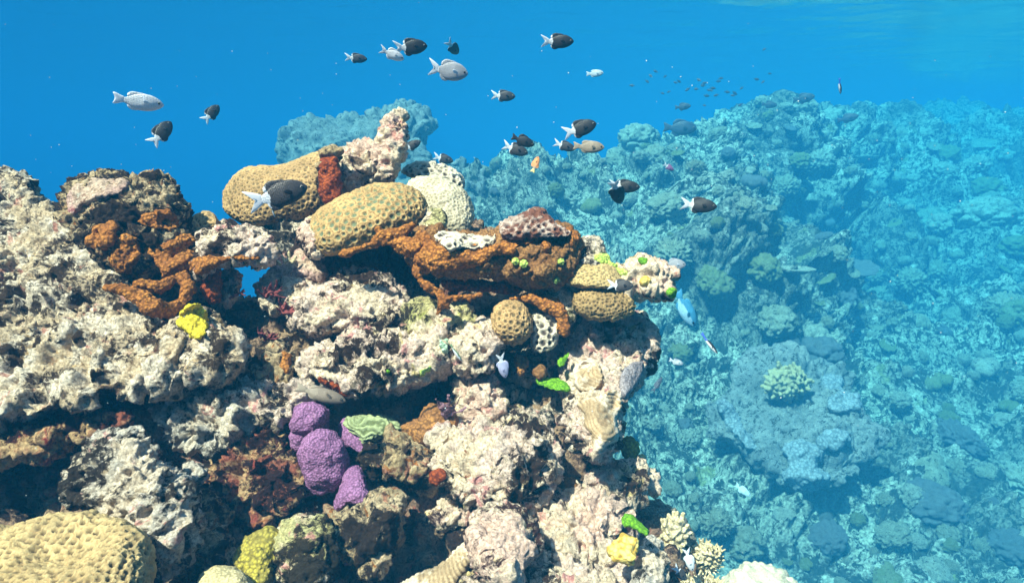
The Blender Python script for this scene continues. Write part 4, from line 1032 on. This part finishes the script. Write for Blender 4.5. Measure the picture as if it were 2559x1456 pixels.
def unit_head(kind, seed):
    """a coral head about 1 m wide, sitting on z = 0"""
    c, f = ico(5); rg = np.random.RandomState(seed); q = c + seed * 5.3
    if kind == 'boulder':
        r = 0.42 + 0.05 * fbm(q * 1.6, 3)
        for sc, a in ((2.6, 0.13), (5.5, 0.07), (12, 0.03)):
            f1, f2, rr = worley(q * sc, seed); r = r + a * (np.sqrt(np.clip(1 - (f1 / 0.75) ** 2, 0, 1)) - 0.4) * (0.5 + rr)
        co = c * r[:, None] * np.array((1.05, 1, 0.8)) + np.array((0, 0, 0.2)); return co, f
    if kind == 'cauliflower':
        f1, f2, rr = worley(q * 5.8, seed)
        r = 0.30 + 0.05 * fbm(q * 1.5, 2) + 0.13 * np.sqrt(np.clip(1 - (f1 / 0.56) ** 2, 0, 1)) * (0.7 + 0.5 * rr)
        co = c * r[:, None] * np.array((1.05, 1.05, 0.85)) + np.array((0, 0, 0.22)); return co, f
    if kind == 'plate':
        rim = 0.46 + 0.10 * fbm(np.stack([q[:, 0], q[:, 1], 0 * q[:, 0]], 1) * 1.8, 3)
        co = c.copy(); rr = np.hypot(c[:, 0], c[:, 1])
        co[:, :2] *= rim[:, None]; co[:, 2] = c[:, 2] * 0.045 + 0.26 + 0.10 * rr ** 2 + 0.03 * fbm(q * 5, 3)
        s, sf = ico(3); st = s * np.array((0.12, 0.12, 0.24)) + np.array((0, 0, 0.08))
        return join_parts([(co, f), (st, sf)])
    if kind == 'lobed':
        s, sf = ico(4); parts = []
        for k in range(9):
            a, d = rg.uniform(0, 6.28), rg.uniform(0.05, 0.36); r = rg.uniform(0.14, 0.24)
            w = worley(s * 4 + k, seed)[0]
            parts.append((s * (r * (1 + 0.12 * (0.5 - w)))[:, None] + np.array((d * math.cos(a), d * math.sin(a), 0.12 + 0.2 * (1 - d * 2.4))), sf))
        return join_parts(parts)


HEADS = {}
for kind, n in (('boulder', 4), ('cauliflower', 3), ('plate', 2), ('lobed', 3)):
    HEADS[kind] = [mesh_from('coral_head', *unit_head(kind, 3 + 7 * k)) for k in range(n)]
KIND_LABEL = {'boulder': 'small hazy boulder coral among many others on the blue far reef slope', 'cauliflower': 'small hazy knobbly cauliflower coral among many others on the far reef slope',
              'plate': 'small hazy flat table coral among many others on the far reef slope', 'lobed': 'small hazy cluster of rounded lobes among many others on the far reef slope'}


def head(kind, pos, size, mat, label, rz, group=None, k=0, squash=1.0, tilt=None, sink=0.12):
    base = HEADS[kind][k % len(HEADS[kind])]
    me = base.copy(); me.materials.clear(); me.materials.append(mat) if not isinstance(mat, int) else me.materials.append(FM[mat])
    o = obj('coral', me, None, None, (0, 0, 0))
    up = Vector((0, 0, 1)) if tilt is None else (Vector((0, 0, 1)) * 0.55 + Vector(tilt) * 0.45).normalized()
    q = Vector((0, 0, 1)).rotation_difference(up)
    o.rotation_mode = 'QUATERNION'
    o.rotation_quaternion = q @ Matrix.Rotation(rz, 4, 'Z').to_quaternion()
    o.scale = (size, size, size * squash)
    o.location = Vector(pos) - up * sink * size
    tag(o, label, 'coral', group)
    return o


_shared = {}
def shared_head(kind, k, mi):
    key = (kind, k, mi)
    if key not in _shared:
        me = HEADS[kind][k].copy(); me.materials.append(FM[mi]); _shared[key] = me
    return _shared[key]


rg = random.Random(12)
_pts = []; tries = 0
POLY = spline([(1200, 420), (1480, 400), (1560, 330), (1830, 262), (2060, 262), (2250, 330), (2400, 280), (2600, 320), (2600, 1500), (1850, 1500), (1640, 1250), (1610, 1000), (1640, 850), (1700, 760), (1600, 600), (1450, 520), (1220, 560)])
while len(_pts) < 210 and tries < 4000:
    tries += 1
    u, v = rg.uniform(1180, 2600), rg.uniform(255, 1480)
    if not inside(POLY, np.array([u]), np.array([v]))[0]: continue
    if 1740 < u < 2190 and 860 < v < 1290: continue
    loc, no = floor_at(u, v)
    if loc is None or loc.length > 18: continue
    dist = loc.length
    if v > 700 and rg.random() < 0.35: continue
    size = dist * rg.choice((26, 34, 42, 55, 70, 95)) / FPX * rg.uniform(0.8, 1.25)
    if any((loc - q).length < 0.55 * (size + s) for q, s in _pts): continue
    _pts.append((loc, size))
    kind = rg.choices(('boulder', 'cauliflower', 'plate', 'lobed'), (5, 3, 1.3, 3))[0]
    mi = rg.choices((0, 1, 2, 3), (5, 3, 1.5, 0.8))[0]; k = rg.randrange(len(HEADS[kind]))
    o = obj('coral', shared_head(kind, k, mi))
    up = (Vector((0, 0, 1)) * 0.6 + Vector(no) * 0.4).normalized()
    o.rotation_mode = 'QUATERNION'
    o.rotation_quaternion = Vector((0, 0, 1)).rotation_difference(up) @ Matrix.Rotation(rg.uniform(0, 6.28), 4, 'Z').to_quaternion()
    o.scale = (size, size * rg.uniform(0.8, 1.2), size * rg.uniform(0.75, 1.1)); o.location = loc - up * 0.15 * size
    tag(o, KIND_LABEL[kind], 'coral', 'hazy %s corals on the far slope' % kind)


def far_lump(name, label, cat, outline, d, mat, voxel, disp=None, dargs=None, **kw):
    return lump(name, label, cat, outline, d, mat, voxel, disp=disp or d_rock, dargs=dargs, **kw)


# the hazy bommie behind the near reef, and the big mound low on the right
lump('rock', 'hazy blue green coral mound rising behind the reef spire', 'rock',
     [(712, 420), (722, 340), (750, 302), (800, 285), (850, 280), (900, 262), (950, 252), (1000, 256), (1035, 272), (1062, 290), (1068, 340), (1062, 420), (1050, 520), (900, 640), (740, 560)],
     5.0 * FS, FM[4], 0.02, front=0.7, back=0.7, gv=-0.75, disp=d_heads, dargs=dict(scales=((1.1, 0.22), (2.4, 0.13), (5.2, 0.08), (11, 0.045))), smooth=1)
lump('rock', 'low hazy reef shoulder between the near reef and the far slope', 'rock',
     [(1050, 420), (1080, 385), (1120, 372), (1170, 380), (1205, 405), (1240, 432), (1260, 470), (1320, 455), (1380, 470), (1400, 560), (1200, 640), (1060, 560)],
     4.6 * FS, FM[4], 0.02, front=0.6, back=0.7, gv=-0.75, disp=d_heads, dargs=dict(scales=((1.1, 0.22), (2.4, 0.13), (5.2, 0.08), (11, 0.045))), smooth=1)
mound = lump('rock', 'large flat topped coral mound overhanging the right sea floor', 'rock',
     [(1745, 1090), (1755, 1040), (1785, 980), (1830, 930), (1900, 895), (1990, 885), (2080, 900), (2140, 950), (2172, 1030), (2182, 1110), (2165, 1180), (2110, 1220), (2040, 1228), (1965, 1215), (1925, 1165), (1880, 1140), (1830, 1115), (1785, 1110)],
     3.0 * FS, FM[4], 0.011, front=0.55, back=0.45, gv=-2.6, maxt=0.34, disp=d_heads, dargs=dict(scales=((1.4, 0.14), (3.2, 0.09), (7, 0.05), (15, 0.03), (30, 0.014))), smooth=1)
lump('rock', 'dark undercut foot of the flat topped mound on the right', 'rock',
     [(1785, 1110), (1830, 1060), (1930, 1080), (2060, 1100), (2130, 1150), (2110, 1235), (2020, 1268), (1930, 1270), (1850, 1255), (1800, 1205)],
     3.12 * FS, FM[2], 0.013, front=0.45, back=0.7, gv=-0.3, disp=d_heads, dargs=dict(scales=((1.6, 0.14), (3.6, 0.09), (8, 0.05), (16, 0.03))), smooth=1)  # dark olive colour adds to the shade under the overhang
blue = crust_mat('blue_grey_coral', (0.30, 0.32, 0.345), (0.24, 0.255, 0.28), None, 0.3, 60, 0.4)
def pillow(label, ol, d, thick=0.06, mat=None, on=None):
    return patch('coral', label, 'coral', ol, on or [mound], mat or blue, 0.009, thick=thick, disp=d_grain, dargs=dict(low=0.018, mid=0.008, grain=0.016, gs=18, freq=4), blur=6)
pillow('long blue grey coral crust down the left shoulder of the mound', [(1790, 1010), (1812, 995), (1838, 1030), (1860, 1065), (1890, 1095), (1905, 1125), (1880, 1135), (1845, 1105), (1815, 1065)], 2.9)
pillow('blue grey pillow coral at the upper right of the mound', [(2065, 1000), (2100, 975), (2145, 985), (2150, 1015), (2115, 1035), (2075, 1030)], 2.9)
pillow('blue grey pillow coral in the middle right of the mound', [(2040, 1085), (2090, 1065), (2130, 1085), (2120, 1110), (2085, 1125), (2045, 1115)], 2.9)
pillow('large blue grey scalloped coral on the front of the mound', [(1955, 1115), (2000, 1100), (2060, 1125), (2040, 1160), (2075, 1190), (2050, 1225), (1990, 1228), (1950, 1195), (1965, 1155)], 2.9)
pillow('pale grey pillow coral behind the branching coral on the mound', [(2050, 945), (2075, 930), (2105, 945), (2100, 985), (2070, 995)], 2.95)
tops = [(u, v) for u, v in ((1968, 965),)]
_d = depth_at([mound], 1968, 975) or 4.3
branching('cream branching coral head crowning the right mound', 1966, 955, _d - 0.03, 66, 52, 90, 6.0, 'smooth', 3, 0.0062)
for lab, (u, v), px, kind, k, mi in (('round blue grey boulder coral above the branching coral on the right', (2045, 870), 115, 'boulder', 0, 3), ('small round blue grey coral left of the larger one', (1970, 855), 62, 'boulder', 1, 3),
        ('flat hazy table coral jutting from the left far slope', (1990, 672), 85, 'plate', 0, 0), ('pale hazy table coral over the dark gully', (2150, 392), 75, 'plate', 1, 0),
        ('dark blue coral lump low at the far right', (2330, 1240), 130, 'boulder', 2, 3), ('yellow green coral patch at the right edge', (2530, 1010), 60, 'lobed', 1, 2),
        ('olive brown coral at the right edge of the slope', (2545, 770), 90, 'boulder', 3, 2), ('large pale rounded coral on the far crest', (1597, 335), 95, 'boulder', 2, 0),
        ('tan knobbly coral just below the far crest', (1650, 385), 62, 'cauliflower', 0, 2), ('pale bushy coral left of the right mound', (1720, 1085), 75, 'cauliflower', 1, 0),
        ('pale green rounded coral below the right mound', (1790, 1290), 95, 'cauliflower', 2, 1), ('grey boulder coral in the lower right corner', (2530, 1350), 100, 'boulder', 1, 3)):
    loc, no = floor_at(u, v + px * 0.2)
    if loc is None: continue
    o = obj('coral', HEADS[kind][k].copy(), FM[mi]); s = px / FPX * float(np.dot(loc[:], FWD)) * 1.05
    o.scale = (s, s, s); o.rotation_euler = (0, 0, k * 1.3); o.location = loc - Vector((0, 0, 0.15 * s)); tag(o, lab, 'coral')

# ------------------------------------------------------------------ fish
FC = {}
def fishmat(name, col, rough=0.42, spec=0.35, var=0.12):
    if name not in FC: FC[name] = plain_mat('fish_' + name, col, rough, spec, 0) if name == 'eye' else fish_mat('fish_' + name, col, rough, spec)
    return FC[name]


fishmat('black', (0.020, 0.017, 0.018)); fishmat('charcoal', (0.055, 0.048, 0.050)); fishmat('white', (0.70, 0.70, 0.74)); fishmat('eye', (0.004, 0.004, 0.005), 0.15, 0.5, 0)
fishmat('eyering', (0.30, 0.28, 0.26)); fishmat('pale', (0.66, 0.66, 0.70)); fishmat('greyfish', (0.36, 0.36, 0.40)); fishmat('tan', (0.34, 0.26, 0.19)); fishmat('brown', (0.26, 0.19, 0.14))
fishmat('orange', (0.62, 0.25, 0.08)); fishmat('bluefish', (0.05, 0.26, 0.46)); fishmat('paleblue', (0.30, 0.55, 0.72)); fishmat('purplefish', (0.34, 0.14, 0.30)); fishmat('lavender', (0.52, 0.52, 0.74)); fishmat('greenstripe', (0.18, 0.26, 0.14))
fishmat('royal', (0.03, 0.09, 0.50)); fishmat('yellowfin', (0.8, 0.6, 0.2)); fishmat('dusk', (0.05, 0.07, 0.11))

def thin_fin(name, col):
    """thin fin membrane that lets some light and water show through"""
    m, nt, b = new_mat('fin_' + name); N = NT(nt)
    mp = N.n('ShaderNodeMapping'); mp.inputs['Scale'].default_value = (6, 1, 60)
    N.link(N.n('ShaderNodeTexCoord').outputs['Object'], mp.inputs['Vector'])
    b.inputs['Base Color'].default_value = (*col, 1); b.inputs['Roughness'].default_value = 0.5
    b.inputs['Transmission Weight'].default_value = 0.0
    N.link(N.math('ADD', 0.45, N.math('MULTIPLY', N.noise(mp.outputs[0], 1.0, 3, 0.6), 0.7)), b.inputs['Alpha'])
    FC[name] = m


thin_fin('finwhite', (0.60, 0.62, 0.68)); thin_fin('finpale', (0.60, 0.62, 0.68)); thin_fin('findark', (0.03, 0.03, 0.035))

PROFILE = np.array([(0.50, 0.012), (0.485, 0.04), (0.45, 0.082), (0.40, 0.122), (0.33, 0.163), (0.25, 0.192), (0.15, 0.208), (0.05, 0.205), (-0.04, 0.188), (-0.12, 0.150), (-0.18, 0.105), (-0.23, 0.072), (-0.28, 0.062)])
DORSAL = [(0.22, 0.17), (0.14, 0.235), (0.02, 0.258), (-0.08, 0.262), (-0.15, 0.225), (-0.205, 0.15), (-0.19, 0.085), (-0.08, 0.14), (0.05, 0.17)]
ANAL = [(0.06, -0.17), (0.0, -0.235), (-0.08, -0.258), (-0.15, -0.22), (-0.20, -0.145), (-0.19, -0.085), (-0.08, -0.14)]
TAIL = [(-0.25, 0.055), (-0.31, 0.105), (-0.39, 0.145), (-0.52, 0.195), (-0.43, 0.095), (-0.37, 0.045), (-0.345, 0.0), (-0.37, -0.045), (-0.43, -0.095), (-0.50, -0.185), (-0.39, -0.145), (-0.31, -0.105), (-0.25, -0.055)]
TAILBLUNT = [(-0.25, 0.055), (-0.32, 0.09), (-0.42, 0.135), (-0.47, 0.13), (-0.445, 0.06), (-0.435, 0.0), (-0.445, -0.06), (-0.47, -0.13), (-0.42, -0.135), (-0.32, -0.09), (-0.25, -0.055)]


def slab(outline, th, hf, bend=0.0, smooth_n=4, inner=None):
    """fin: outline in the x-z plane, thin and lens shaped, tapering to its rim"""
    p = spline(outline, smooth_n); n = len(p); c = p.mean(0)
    co = []; faces = []
    rings = [1.0, 0.72, 0.36]
    for s_ in (1, -1):
        for k, r in enumerate(rings):
            q = c + (p - c) * r
            y = s_ * th * (0.15 if k == 0 else 0.75 if k == 1 else 1.0)
            co += [(x, y + bend * (x + 0.25) ** 2 * (1 if x < -0.25 else 0), z * hf) for x, z in q]
        co.append((c[0], s_ * th, c[1] * hf))
    base = n * 3 + 1
    for s_, off in ((0, 0), (1, base)):
        for k in range(2):
            for i in range(n):
                a, b = off + k * n + i, off + k * n + (i + 1) % n
                f = [(a, b, b + n), (a, b + n, a + n)]
                faces += f if s_ else [x[::-1] for x in f]
        for i in range(n):
            f = (off + 2 * n + i, off + 2 * n + (i + 1) % n, off + 3 * n)
            faces.append(f if s_ else f[::-1])
    for i in range(n):
        a, b = i, (i + 1) % n
        faces += [(a, b, base + b), (a, base + b, base + a)]
    return np.array(co), np.array(faces)


def fish_kind(body_a, body_b, split, tail, hf=1.0, wf=0.36, tailform=TAIL, fins=True, fin_mat=None, belly=None, finscale=1.0, bend=0.25):
    """fish one unit long from nose (+x) to tail tips: Empty > body, tail_fin, pectoral_fin, eyes (> pupil)"""
    xs = np.concatenate([np.linspace(0.5, 0.42, 8, endpoint=False), np.linspace(0.42, -0.28, 44)])
    hh = np.interp(-xs, -PROFILE[:, 0], PROFILE[:, 1]); hh = np.convolve(np.pad(hh, 2, mode='edge'), np.ones(5) / 5, 'valid'); hh[0] = 0.01
    ring = 22; th = np.linspace(0, 2 * math.pi, ring, endpoint=False)
    co = []; 
    for x, h in zip(xs, hh):
        w = wf * h * (0.9 if x > 0.1 else 0.9 - 0.55 * min(1, (0.1 - x) / 0.38))
        cz = 0.012 * math.sin((x - 0.1) * 5)
        y0 = bend * (x + 0.1) ** 2 * (1 if x < -0.1 else 0)
        co += [(x, y0 + w * math.sin(t) * (1 - 0.15 * math.cos(t)), cz + hf * h * math.cos(t)) for t in th]
    nst = len(xs); F = []; mi = []
    for i in range(nst - 1):
        for j in range(ring):
            a, b = i * ring + j, i * ring + (j + 1) % ring
            F.append((a, b, b + ring, a + ring)); xm = (xs[i] + xs[i + 1]) / 2
            zz = hh[i] * math.cos(th[j])
            mi.append(1 if xm < split + 0.03 * math.cos(zz * 14) - 0.03 else (2 if belly and zz < -0.02 else 0))
    co = np.array(co); body_co, body_f = join_parts([(co, np.array(F))]); mi2 = np.concatenate([mi, mi])
    parts = [(body_co, body_f)]; mis = [mi2]
    cap0 = np.array([(0, j + 1, j) for j in range(1, ring - 1)]); 
    parts.append((co[:ring], cap0)); mis.append(np.zeros(len(cap0)))
    if fins:
        for ol in (DORSAL, ANAL):
            ol2 = [(x, z if abs(z) < 0.19 else math.copysign(0.19 + (abs(z) - 0.19) * finscale, z)) for x, z in ol]
            c2, f2 = slab(ol2, 0.010, hf, 0); cx = c2[f2].mean(1)[:, 0]
            parts.append((c2, f2)); mis.append(np.where(cx < split - 0.03, 1, 0))
    cc, ff = join_parts(parts)
    me = mesh_from('fish_body', cc, ff)
    for n_ in (body_a, body_b, belly or body_a): me.materials.append(FC[n_])
    me.polygons.foreach_set('material_index', np.concatenate(mis).astype(np.int32)); me.update()
    y_b = bend * 0.15 ** 2
    tc, tf = slab(tailform, 0.012, hf); tc[:, 1] += bend * np.where(tc[:, 0] < -0.1, (tc[:, 0] + 0.1) ** 2, 0)
    tail_me = mesh_from('fish_tail', tc, tf); tail_me.materials.append(FC[tail])
    pc, pf = slab([(0.0, 0.02), (-0.06, 0.045), (-0.14, 0.03), (-0.15, -0.01), (-0.08, -0.035), (0, -0.02)], 0.005, hf)
    pec = mesh_from('fish_pectoral', pc, pf); pec.materials.append(FC[fin_mat or body_a])
    s, sf = ico(2)
    er = 0.026 if hf > 0.6 else 0.02
    eye_me = mesh_from('fish_eye', s * np.array((er, er * 0.5, er)), sf); eye_me.materials.append(FC['eyering' if body_a in ('black', 'charcoal', 'dusk') else 'eye'])
    pup = mesh_from('fish_pupil', s * np.array((er * 0.66, er * 0.36, er * 0.66)), sf); pup.materials.append(FC['eye'])
    ew = wf * np.interp(-0.40, -PROFILE[:, 0], PROFILE[:, 1]) * 0.9
    return dict(body=me, tail=tail_me, pec=pec, eye=eye_me, pupil=pup, ew=ew, hf=hf, pw=wf * 0.185 * 0.9)


KINDS = {
    'bicolor': fish_kind('charcoal', 'white', -0.135, 'finwhite', fin_mat='findark', bend=0.5, finscale=0.8),
    'bicolordark': fish_kind('black', 'white', -0.135, 'finwhite', fin_mat='findark', bend=-0.35, finscale=0.8),
    'black': fish_kind('black', 'black', -0.9, 'black', 0.92, tailform=TAILBLUNT),
    'palefish': fish_kind('pale', 'pale', -0.9, 'finpale', 0.92, tailform=TAILBLUNT, finscale=0.5, fin_mat='finpale'),
    'greyfish': fish_kind('greyfish', 'pale', -0.24, 'finwhite', 1.05, finscale=0.7, fin_mat='finpale'),
    'whitefish': fish_kind('white', 'white', -0.9, 'white', 0.9),
    'tanfish': fish_kind('tan', 'tan', -0.9, 'tan', 0.85, tailform=TAILBLUNT, finscale=0.4),
    'brownfish': fish_kind('brown', 'tan', -0.05, 'tan', 0.62, tailform=TAILBLUNT, finscale=0.3),
    'orangefish': fish_kind('orange', 'tan', -0.15, 'yellowfin', 0.8, tailform=TAILBLUNT),
    'bluefish': fish_kind('bluefish', 'bluefish', -0.9, 'bluefish', 0.85, tailform=TAILBLUNT, finscale=0.3, belly='paleblue'),
    'wrasse': fish_kind('black', 'royal', -0.12, 'royal', 0.42, tailform=TAILBLUNT, fins=False, belly='white', bend=0.5),
    'greenwrasse': fish_kind('greenstripe', 'greenstripe', -0.9, 'greenstripe', 0.40, tailform=TAILBLUNT, fins=False, belly='white'),
    'purplefish': fish_kind('purplefish', 'white', -0.12, 'white', 0.9),
    'lavender': fish_kind('lavender', 'white', -0.15, 'white', 0.95),
    'dusk': fish_kind('dusk', 'dusk', -0.9, 'dusk', 0.95, tailform=TAILBLUNT),
    'darkslim': fish_kind('dusk', 'dusk', -0.9, 'dusk', 0.55),
}


def fish(kind, u, v, Lpx, d, roll=0, yaw=0, label='', group=None, parts=True):
    """centre pixel, length in pixels, distance; roll turns the nose up in the picture, yaw turns it towards (-) or away (+)"""
    k = KINDS[kind]
    L = Lpx / FPX * d / max(0.3, abs(math.cos(R(yaw))))
    loc = Vector(P(u, v, d))
    view = loc.normalized()
    right = view.cross(Vector((0, 0, 1))).normalized(); up = right.cross(view)
    B = Matrix((right, view, up)).transposed().to_4x4()
    M4 = Matrix.Translation(loc) @ B @ Matrix.Rotation(R(-roll), 4, 'Y') @ Matrix.Rotation(R(yaw), 4, 'Z') @ Matrix.Diagonal((L, L, L * (0.92 + 0.13 * ((u * 7 + v * 13) % 17) / 17), 1))
    if not parts:
        o = bpy.data.objects.new('fish', merged(kind)); COL.objects.link(o); o.matrix_world = M4; tag(o, label, 'fish', group); return o
    e = bpy.data.objects.new('fish', None); COL.objects.link(e); e.empty_display_size = 0.1; e.matrix_world = M4; tag(e, label, 'fish', group)
    obj('body', k['body'], None, e); obj('tail_fin', k['tail'], None, e)
    for s_ in (1, -1):
        p = obj('pectoral_fin', k['pec'], None, e, (0.22, s_ * (k['pw'] + 0.004), -0.02 * k['hf'])); p.rotation_euler = (0, 0.35, -s_ * 0.35)
        y = obj('eye', k['eye'], None, e, (0.40, s_ * k['ew'] * 0.93, 0.035 * k['hf']))
        obj('pupil', k['pupil'], None, y, (0.002, s_ * 0.008, 0))
    return e


_merged = {}
def merged(kind):
    if kind not in _merged:
        k = KINDS[kind]; a, b = k['body'], k['tail']
        fa = np.array([p.vertices[:] for p in a.polygons]); fb = np.array([p.vertices[:] for p in b.polygons])
        ma = [p.material_index for p in a.polygons]
        co, f = join_parts([(get_co(a), fa), (get_co(b), fb)]); me = mesh_from('small_fish', co, f)
        for m in list(a.materials)[:2] + [b.materials[0]]: me.materials.append(m)
        me.polygons.foreach_set('material_index', np.array([min(x, 1) for x in ma] + [2] * len(fb), dtype=np.int32)); me.update()
        _merged[kind] = me
    return _merged[kind]


SCHOOL = 'black and white fish swimming above the near reef'
fish('bicolor', 695, 487, 148, 0.70, 14, 8, 'large dark fish with white forked tail passing before the brain coral', SCHOOL)
fish('bicolordark', 1026, 118, 84, 1.25, 4, 8, 'black fish with white tail overlapping the small white fish', SCHOOL)
fish('whitefish', 980, 136, 62, 1.15, -22, 10, 'small bright white fish under the tail of a black fish')
fish('greyfish', 1121, 177, 98, 1.1, -10, 5, 'silvery grey fish with pale tail in open water')
fish('bicolor', 890, 146, 54, 1.7, -4, 5, 'small dark fish with white tail, highest at the left of the school', SCHOOL)
fish('bicolor', 1132, 120, 38, 1.6, -50, 48, 'small dark fish turned away above the silvery grey fish', SCHOOL)
fish('bicolordark', 1393, 104, 82, 1.25, -2, 6, 'black fish with white tail, rightmost near the top of the school', SCHOOL)
fish('palefish', 345, 254, 112, 1.0, -8, 5, 'pale silver fish with a black eye alone at the left')
fish('bicolordark', 403, 333, 76, 1.2, 48, 25, 'black fish swimming steeply upward at the far left', SCHOOL)
fish('bicolordark', 528, 284, 56, 1.5, 45, 25, 'smaller black fish swimming steeply upward beside the far left one', SCHOOL)
fish('bicolor', 1258, 240, 60, 1.6, -4, 6, 'dark fish with white tail alone in the middle of open water', SCHOOL)
fish('bicolordark', 1449, 322, 86, 1.2, 16, 8, 'black fish with white tail above the tan grey fish', SCHOOL)
fish('black', 1306, 352, 62, 1.3, -22, 8, 'all black fish with no white tail above a two toned fish')
fish('bicolor', 1288, 373, 66, 1.38, -20, 6, 'dark fish with white tail half hidden under the all black fish', SCHOOL)
fish('bicolor', 1411, 365, 56, 1.45, -18, 8, 'small dark fish with white tail left of the tan grey fish', SCHOOL)
fish('tanfish', 1470, 367, 80, 1.25, -4, 6, 'tan grey fish with plain tail beside the small dark fish')
fish('bicolor', 1030, 364, 48, 1.5, 26, 15, 'dark fish with white tail just right of the spire', SCHOOL)
fish('bicolor', 1108, 397, 50, 1.75, -16, 6, 'dark fish partly behind the pitted coral at the reef top', SCHOOL)
fish('orangefish', 1338, 411, 42, 1.2, 68, 35, 'small orange brown fish pointing upward in mid water')
fish('bicolordark', 1561, 466, 76, 1.2, -4, 10, 'black fish with white tail in front of the far slope, left of two', SCHOOL)
fish('bicolordark', 1541, 480, 62, 1.15, -72, 42, 'thin view of a black fish diving beside another black fish', SCHOOL)
fish('bicolordark', 1746, 513, 88, 1.15, -5, 5, 'black fish with white tail in front of the far slope, farthest right', SCHOOL)
fish('bicolor', 1551, 713, 64, 0.90, -2, 10, 'dark fish with white tail in front of the brown plate coral', SCHOOL)
fish('bluefish', 1712, 770, 100, 1.9, -62, 15, 'large blue parrotfish nosing down beside the reef')
fish('wrasse', 1772, 857, 66, 1.0, -50, 10, 'slim black and white cleaner wrasse with blue tail in open water')
fish('palefish', 1690, 904, 36, 1.5, -15, 30, 'small pale round fish below the blue parrotfish')
fish('darkslim', 1643, 960, 44, 1.5, 60, 30, 'small dark slender fish beside the foot of the pillar')
fish('greyfish', 1684, 661, 58, 1.3, 0, 20, 'faint grey fish at the tip of the right rock arm')
fish('whitefish', 1856, 1224, 44, 3.4, -30, 10, 'white fish in the shadow under the right mound')
fish('lavender', 1256, 914, 60, 0.86, -78, 25, 'pale lavender fish diving with white tail by the pitted slab')
fish('brownfish', 800, 984, 130, 0.80, -24, 5, 'plain grey brown fish resting above the purple coral')
fish('greenwrasse', 1139, 880, 52, 0.88, -58, 12, 'slim green striped wrasse on the right end of the ledge')
fish('purplefish', 1671, 418, 30, 2.4, -35, 20, 'small purple fish with white tail before the far slope')
fish('dusk', 1698, 320, 84, 5.9, -4, 5, 'big dusky fish hovering over the far crest')
fish('dusk', 1706, 267, 40, 5.6, 4, 5, 'dusky fish swimming just above the far crest')
fish('dusk', 2008, 246, 52, 7.0, 8, 5, 'faint dusky fish over the right part of the crest')
fish('dusk', 1922, 262, 38, 7.0, -8, 5, 'faint dusky fish low against the middle of the crest')
fish('dusk', 2118, 296, 50, 7.0, 12, 5, 'faint purple grey fish right of the far crest')
fish('wrasse', 2099, 215, 40, 2.2, -82, 15, 'slim white striped fish pointing down at the upper right')
fish('palefish', 1486, 184, 44, 3.0, 2, 5, 'ghostly pale fish high in open blue water')
fish('whitefish', 1722, 1398, 52, 0.80, -70, 30, 'white fish with dark back hiding among the staghorn coral')
fish('bicolor', 1700, 1432, 40, 0.80, -40, 40, 'small dark fish in the hollow under the staghorn coral')
fish('greenwrasse', 683, 531, 26, 0.80, -75, 20, 'tiny pale green fish under the large dark fish')
rg = random.Random(21)
for (u, v) in ((1640, 178), (1625, 190), (1660, 192), (1580, 212), (1617, 203), (1690, 205), (1698, 203), (1760, 207), (1720, 224), (1741, 221), (1759, 216), (1773, 225), (1779, 228), (1782, 222), (1765, 239), (1815, 230), (1830, 240), (1838, 234), (1855, 222), (1797, 205), (1670, 230), (1655, 232), (1891, 200), (1905, 205), (1925, 186), (1912, 125), (1760, 265), (1850, 262), (1790, 240), (1745, 200), (1800, 195)):
    fish('dusk', u + rg.uniform(-2, 2), v + rg.uniform(-2, 2), rg.uniform(9, 15), rg.uniform(5.0, 6.4), rg.uniform(-40, 40), rg.choice((0, 20, 160, 180)), 'tiny dark fish in the distant shoal above the far crest', 'tiny distant shoal fish', parts=False)

# ------------------------------------------------------------------ drifting specks in the water
parts = []; s, sf = ico(1); rg = random.Random(8)
for k in range(230):
    u, v, d = rg.uniform(0, 2559), rg.triangular(-20, 1456, 250), rg.uniform(0.55, 1.6)
    if v > 520 and rg.random() < 0.7: d = rg.uniform(0.45, 0.7)
    r = rg.choice((0.7, 0.8, 1.0, 1.4)) / FPX * d * rg.uniform(0.7, 1.3)
    parts.append((s * r * np.array((1, 1, rg.uniform(0.7, 1.4))) + np.array(P(u, v, d)), sf))
co, f = join_parts(parts)
o = obj('marine_snow', mesh_from('marine_snow', co, f), plain_mat('speck', (0.55, 0.55, 0.52), 0.8, 0.1, 0)); tag(o, 'fine white specks drifting in the water', kind='stuff')
